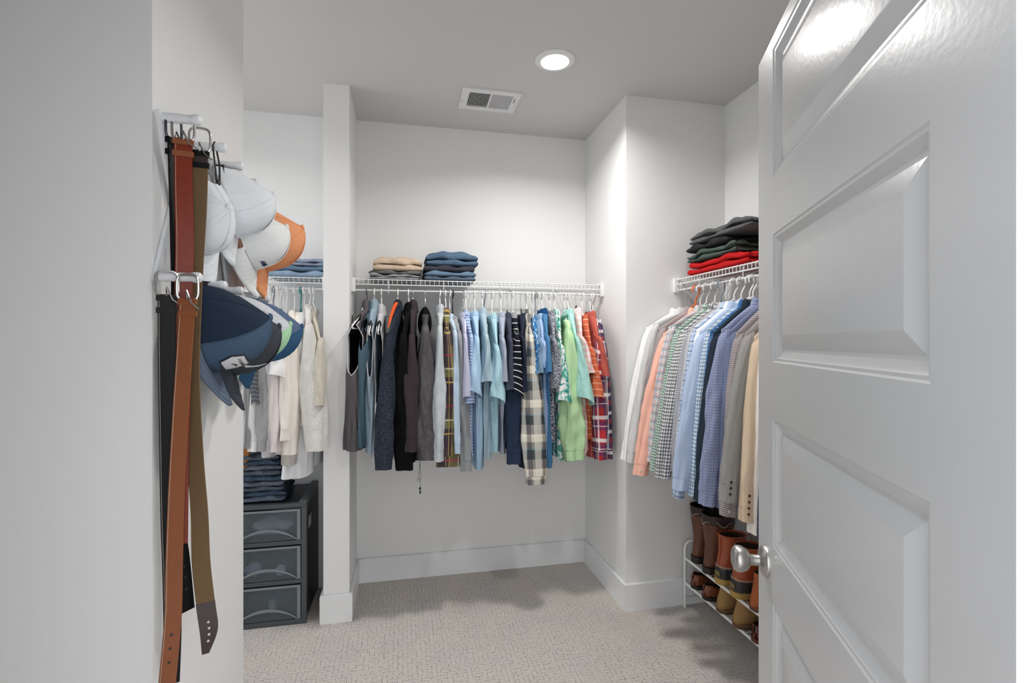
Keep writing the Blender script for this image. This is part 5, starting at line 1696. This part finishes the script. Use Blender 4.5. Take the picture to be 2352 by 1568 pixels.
def loft(name, rings, n, mat, parent, nc=33, zmin=0.0, frac=(0.0, 1.0), grow=0.0, uvs=None):
    """rings: (cx, cz, angle, half-extent along, half-width)"""
    Q = catmull([list(r_) + ([r_[3]] if len(r_) == 5 else []) for r_ in rings], n)
    Q = Q[int(frac[0] * (n - 1)):int(frac[1] * (n - 1)) + 1]
    al = np.linspace(-PI, PI, nc)
    P = np.zeros((len(Q), nc, 3))
    for i, (cx, cz, an, a, b2, am) in enumerate(Q):
        ex, ez = math.cos(an), math.sin(an)
        cu = spow(np.cos(al), 0.9)
        u = np.where(cu >= 0, cu * (a + grow), cu * (am + grow)); w = spow(np.sin(al), 0.85) * (b2 + grow)
        P[i, :, 0] = cx + ex * u
        P[i, :, 1] = w
        P[i, :, 2] = np.maximum(cz + ez * u, zmin)
    return grid(name, P, mat, parent), P
def boot(name, label, loc, rotz, kind, group):
    t = thing(name, label, 'boot', loc, rotz, group)
    if kind == 'western':
        H, z0 = 0.295, 0.030
        rings = [(0.078, H, 0, 0.080, 0.062), (0.078, H - 0.05, 0, 0.077, 0.060), (0.074, 0.19, 0, 0.068, 0.052), (0.068, 0.135, 0.05, 0.056, 0.041), (0.072, 0.100, 0.35, 0.062, 0.037, 0.070), (0.086, 0.085, 0.80, 0.060, 0.037, 0.104),
                 (0.120, 0.068, 1.20, 0.046, 0.037, 0.070), (0.160, 0.060, 1.45, 0.034, 0.041), (0.205, 0.054, PI / 2, 0.026, 0.043), (0.250, 0.049, PI / 2, 0.020, 0.034), (0.285, 0.045, PI / 2, 0.013, 0.020), (0.298, 0.043, PI / 2, 0.004, 0.006)]
        o, P = loft('upper', rings, 60, S_WBOOT, t, 41, z0)
        loft('lining', rings, 60, S_BSOLE, t, 41, z0, (0.0, 0.35), -0.003)
        def sc_(k, wob, dz):
            pts = []
            for j in range(64):
                a = 2 * PI * j / 64
                pts.append((0.078 + 0.0808 * math.cos(a) ** 1 * (abs(math.cos(a)) ** -0.1 if abs(math.cos(a)) > 0.05 else 1), 0.0622 * math.sin(a), H - 0.052 + dz + wob * abs(math.sin(2.0 * a)) + 0.004 * math.sin(8 * a)))
            return pts
        m = MB(); m.tube(sc_(0, 0.026, 0.0), 0.0013, 5, False, True); m.build('scallop_stitching', M_STITCH, t)
        o2, P2 = loft('shaft_top', rings, 60, S_WTOP, t, 41, z0, (0.0, 0.10), 0.0012)
        for s in (-1, 1):
            m = MB(); m.tube([(0.078, s * 0.061, H - 0.03), (0.078, s * 0.066, H + 0.012), (0.078, s * 0.058, H + 0.016), (0.078, s * 0.056, H - 0.02)], 0.005, 6); m.build('pull_strap', S_WTOP, t)
        sole(t, 0.290, 0.044, 0.008, S_BSOLE, 0.024, S_BSOLE, 0.024)
    elif kind == 'duck':
        H = 0.225
        rings = [(0.085, H, -0.05, 0.070, 0.052), (0.083, H - 0.03, -0.02, 0.066, 0.049), (0.078, 0.150, 0.05, 0.062, 0.045), (0.076, 0.115, 0.30, 0.068, 0.043, 0.074), (0.090, 0.085, 0.72, 0.080, 0.041, 0.094),
                 (0.125, 0.070, 1.15, 0.058, 0.044), (0.165, 0.060, 1.42, 0.046, 0.048), (0.210, 0.052, PI / 2, 0.036, 0.050), (0.255, 0.046, PI / 2, 0.028, 0.044), (0.288, 0.042, PI / 2, 0.020, 0.030), (0.302, 0.038, PI / 2, 0.006, 0.010)]
        loft('upper', rings, 56, S_RUST, t, 41, 0.02, (0.0, 0.62))
        loft('lining', rings, 56, S_LIN, t, 41, 0.02, (0.0, 0.35), -0.004)
        # collar roll
        Q = rings[0]
        m = MB(); m.tube([(Q[0] + math.cos(Q[2]) * Q[3] * math.cos(a), Q[4] * math.sin(a), Q[1] + math.sin(Q[2]) * Q[3] * math.cos(a)) for a in [2 * PI * k / 40 for k in range(40)]], 0.0055, 7, False, True)
        m.build('collar', S_RUST, t)
        m = MB(); m.tube([(0.0095, 0, 0.080), (0.0105, 0, 0.110), (0.0145, 0, 0.150), (0.0165, 0, 0.195), (0.0145, 0, H)], [0.008, 0.007, 0.006, 0.006, 0.006], 6)
        m.build('backstay', S_RUST, t)
        # rubber shell: low wall round the foot
        xs, ws = outline(0.306, 0.054, 44)
        for nm, z0_, z1_, mt, g in (('rubber_shell', 0.026, 0.078, S_RUBBER, 0.0), ('gum_rim', 0.008, 0.030, S_GUM, 0.004)):
            v = []
            for sgn in (1, -1):
                seq = list(zip(xs, ws)) if sgn > 0 else list(zip(xs, ws))[::-1]
                for (x, w) in seq:
                    v.append((x, w * sgn))
            k = len(v); vv = []
            for (x, y) in v:
                q = x / 0.306
                zt_ = z1_ - (0.014 * q if nm == 'rubber_shell' else 0.0)
                kx = 1 + g / 0.05
                vv += [(0.153 + (x - 0.153) * (1 + g / 0.15), y * kx, z0_), (0.153 + (x - 0.153) * (1 + g / 0.15), y * kx, zt_ - 0.004), (0.153 + (x - 0.153) * 0.985, y * 0.96, zt_)]
            ff = []
            for i in range(k):
                j = (i + 1) % k
                ff += [(i * 3, j * 3, j * 3 + 1, i * 3 + 1), (i * 3 + 1, j * 3 + 1, j * 3 + 2, i * 3 + 2)]
            if nm == 'gum_rim':
                ff.append(tuple(i * 3 for i in range(k))[::-1])
            raw(nm, vv, ff, mt, t, None, True, 50)
        loft('toe_cap', rings, 56, S_RUBBER, t, 41, 0.02, (0.60, 1.0), 0.001)
        m = MB()
        for d in (0.0, 0.006):
            pts = []
            for i in range(-14, 15):
                s_ = 1 if i >= 0 else -1
                x, w = xs[abs(i)], ws[abs(i)]
                pts.append((0.153 + (x - 0.153) * 0.992, s_ * w * 0.985, 0.081 + d - 0.014 * x / 0.306))
            m.tube(pts, 0.0012, 5)
        m.build('stitching', M_STITCH, t)
        box('heel_patch', -0.0035, 0.0, -0.017, 0.017, 0.040, 0.062, plain('heel_label', C(120, 104, 62), 0.6), t, 0.001)
        m = MB()
        for k in range(5):
            z = 0.20 - 0.024 * k; x = 0.150 + 0.006 * k
            m.tube([(x - 0.01, -0.022, z), (x + 0.004, 0.0, z + 0.006), (x - 0.01, 0.022, z)], 0.0022, 5)
        m.tube([(0.150, 0.0, 0.205), (0.165, -0.035, 0.235), (0.140, -0.060, 0.225), (0.120, -0.066, 0.180), (0.130, -0.062, 0.150)], 0.0018, 5)
        m.tube([(0.150, 0.0, 0.205), (0.170, 0.030, 0.225), (0.150, 0.052, 0.200), (0.135, 0.058, 0.165)], 0.0018, 5)
        m.build('laces', S_RUST, t)
        sole(t, 0.300, 0.050, 0.010, S_GUM)
    else:
        um, sm_ = (S_SUEDE, S_SSOLE) if kind == 'suede' else (S_ORS, S_SSOLE)
        H = 0.125 if kind == 'suede' else 0.150
        rings = [(0.080, H, -0.12, 0.062, 0.040), (0.076, H - 0.03, 0.0, 0.060, 0.038), (0.074, 0.080, 0.25, 0.066, 0.039, 0.072), (0.086, 0.066, 0.65, 0.074, 0.041, 0.102), (0.115, 0.058, 1.10, 0.054, 0.042),
                 (0.160, 0.050, 1.42, 0.040, 0.047), (0.205, 0.044, PI / 2, 0.031, 0.049), (0.250, 0.039, PI / 2, 0.024, 0.042), (0.282, 0.035, PI / 2, 0.016, 0.028), (0.295, 0.032, PI / 2, 0.004, 0.008)]
        loft('upper', rings, 50, um, t, 37, 0.012)
        loft('lining', rings, 50, S_LIN, t, 37, 0.012, (0.0, 0.3), -0.003)
        m = MB()
        for k in range(3):
            z = H - 0.012 - 0.022 * k; x = 0.136 + 0.012 * k
            m.tube([(x - 0.006, -0.018, z), (x + 0.003, 0.0, z + 0.004), (x - 0.006, 0.018, z)], 0.0018, 5)
        m.build('laces', S_SSOLE, t)
        m = MB(); m.tube([(x - 0.003, w * 1.02, 0.0185) for x, w in list(zip(*outline(0.296, 0.052)))[::-1]] + [(x - 0.003, -w * 1.02, 0.0185) for x, w in zip(*outline(0.296, 0.052))], 0.0018, 5, True)
        m.build('welt', um, t)
        sole(t, 0.290, 0.050, 0.018, sm_)
    return t
def low_shoe(name, label, loc, rotz, mat, solem, group, lace=True):
    t = thing(name, label, 'shoe', loc, rotz, group)
    L = 0.290
    xs, ws = outline(L, 0.045, 50)
    nc = 29
    P = np.zeros((50, nc, 3))
    for i, (x, w) in enumerate(zip(xs, ws)):
        q = x / L
        top = np.interp(q, [0, 0.02, 0.10, 0.22, 0.34, 0.48, 0.60, 0.80, 0.95, 1.0], [0.040, 0.070, 0.072, 0.060, 0.058, 0.076, 0.066, 0.050, 0.036, 0.020])
        op = np.interp(q, [0, 0.015, 0.06, 0.12, 0.34, 0.46, 0.50, 1.0], [0.0, 0.15, 0.55, 0.70, 0.66, 0.30, 0.0, 0.0])
        a0 = math.asin(min(0.95, op))
        al = np.linspace(a0, 2 * PI - a0, nc)
        P[i, :, 0] = x
        P[i, :, 1] = w * spow(np.sin(al), 0.7)
        zc_ = 0.016 + (top - 0.016) * 0.42
        c = np.cos(al)
        P[i, :, 2] = np.where(c >= 0, zc_ + (top - zc_) * spow(c, 0.8) / max(0.3, math.cos(a0) ** 0.8), zc_ + (zc_ - 0.014) * spow(c, 0.5))
    grid('upper', P, mat, t, None, None, True, [tuple(range(nc))])
    P2 = P.copy(); P2[..., 1] *= 0.93; P2[..., 2] = np.maximum(P2[..., 2] - 0.002, 0.016); P2[:, :, 0] = 0.145 + (P2[:, :, 0] - 0.145) * 0.98
    grid('lining', P2[:28], S_LIN, t)
    m = MB()
    m.tube([tuple(P[i, 0]) for i in range(26, 0, -1)] + [tuple(P[i, -1]) for i in range(1, 27)], 0.0022, 6)
    m.build('topline', mat, t)
    m = MB()
    if lace:
        for k in range(3):
            x = 0.140 + 0.018 * k
            m.tube([(x, -0.016, 0.072 - 0.004 * k), (x + 0.004, 0, 0.078 - 0.004 * k), (x, 0.016, 0.072 - 0.004 * k)], 0.0018, 5)
        m.build('laces', S_BSOLE, t)
    else:
        m.tube([(0.150, -0.036, 0.052), (0.150, -0.018, 0.073), (0.150, 0.018, 0.073), (0.150, 0.036, 0.052)], 0.005, 6)
        m.build('saddle_strap', mat, t)
    sole(t, L, 0.045, 0.006, solem, 0.012, solem, 0.012)
    return t
GS = 'boots on the upper rack tier'
GS2 = 'shoes on the lower rack tier'
zt, zb = TIER[1] + 0.0056, TIER[0] + 0.0056
xh = RX0 - 0.012
boot('western_boot', 'tall brown western boot by the wall, leftmost on the upper tier', (xh + 0.02, 2.405, zt), R(6), 'western', GS)
boot('western_boot', 'tall brown western boot beside the duck boots', (xh + 0.006, 2.286, zt), R(-4), 'western', GS)
boot('duck_boot', 'rust leather duck boot nearer the western boots', (xh + 0.004, 2.168, zt), R(5), 'duck', GS)
boot('duck_boot', 'rust leather duck boot with dangling lace, right of its mate', (xh - 0.004, 2.044, zt), R(-3), 'duck', GS)
boot('ankle_boot', 'orange suede ankle boot behind the door knob', (xh + 0.004, 1.920, zt), R(3), 'orange', GS)
boot('ankle_boot', 'orange suede ankle boot hidden farthest right by the door', (xh + 0.004, 1.800, zt), R(-3), 'orange', GS)
low_shoe('loafer', 'chestnut leather loafer by the wall on the lower tier', (xh + 0.012, 2.395, zb), R(8), S_LOAF, S_BSOLE, GS2, False)
low_shoe('loafer', 'chestnut leather loafer next to the sand suede boots', (xh + 0.004, 2.285, zb), R(-4), S_LOAF, S_BSOLE, GS2, False)
boot('chukka_boot', 'sand suede chukka boot nearer the loafers', (xh + 0.004, 2.160, zb), R(5), 'suede', GS2)
boot('chukka_boot', 'sand suede chukka boot beside the oxblood shoe', (xh, 2.036, zb), R(-3), 'suede', GS2)
low_shoe('dress_shoe', 'glossy oxblood dress shoe right of the suede boots', (xh + 0.004, 1.912, zb), R(3), S_OXB, S_OXB, GS2)
low_shoe('dress_shoe', 'glossy oxblood dress shoe at the door edge, lowest right', (xh, 1.800, zb), R(-3), S_OXB, S_OXB, GS2)
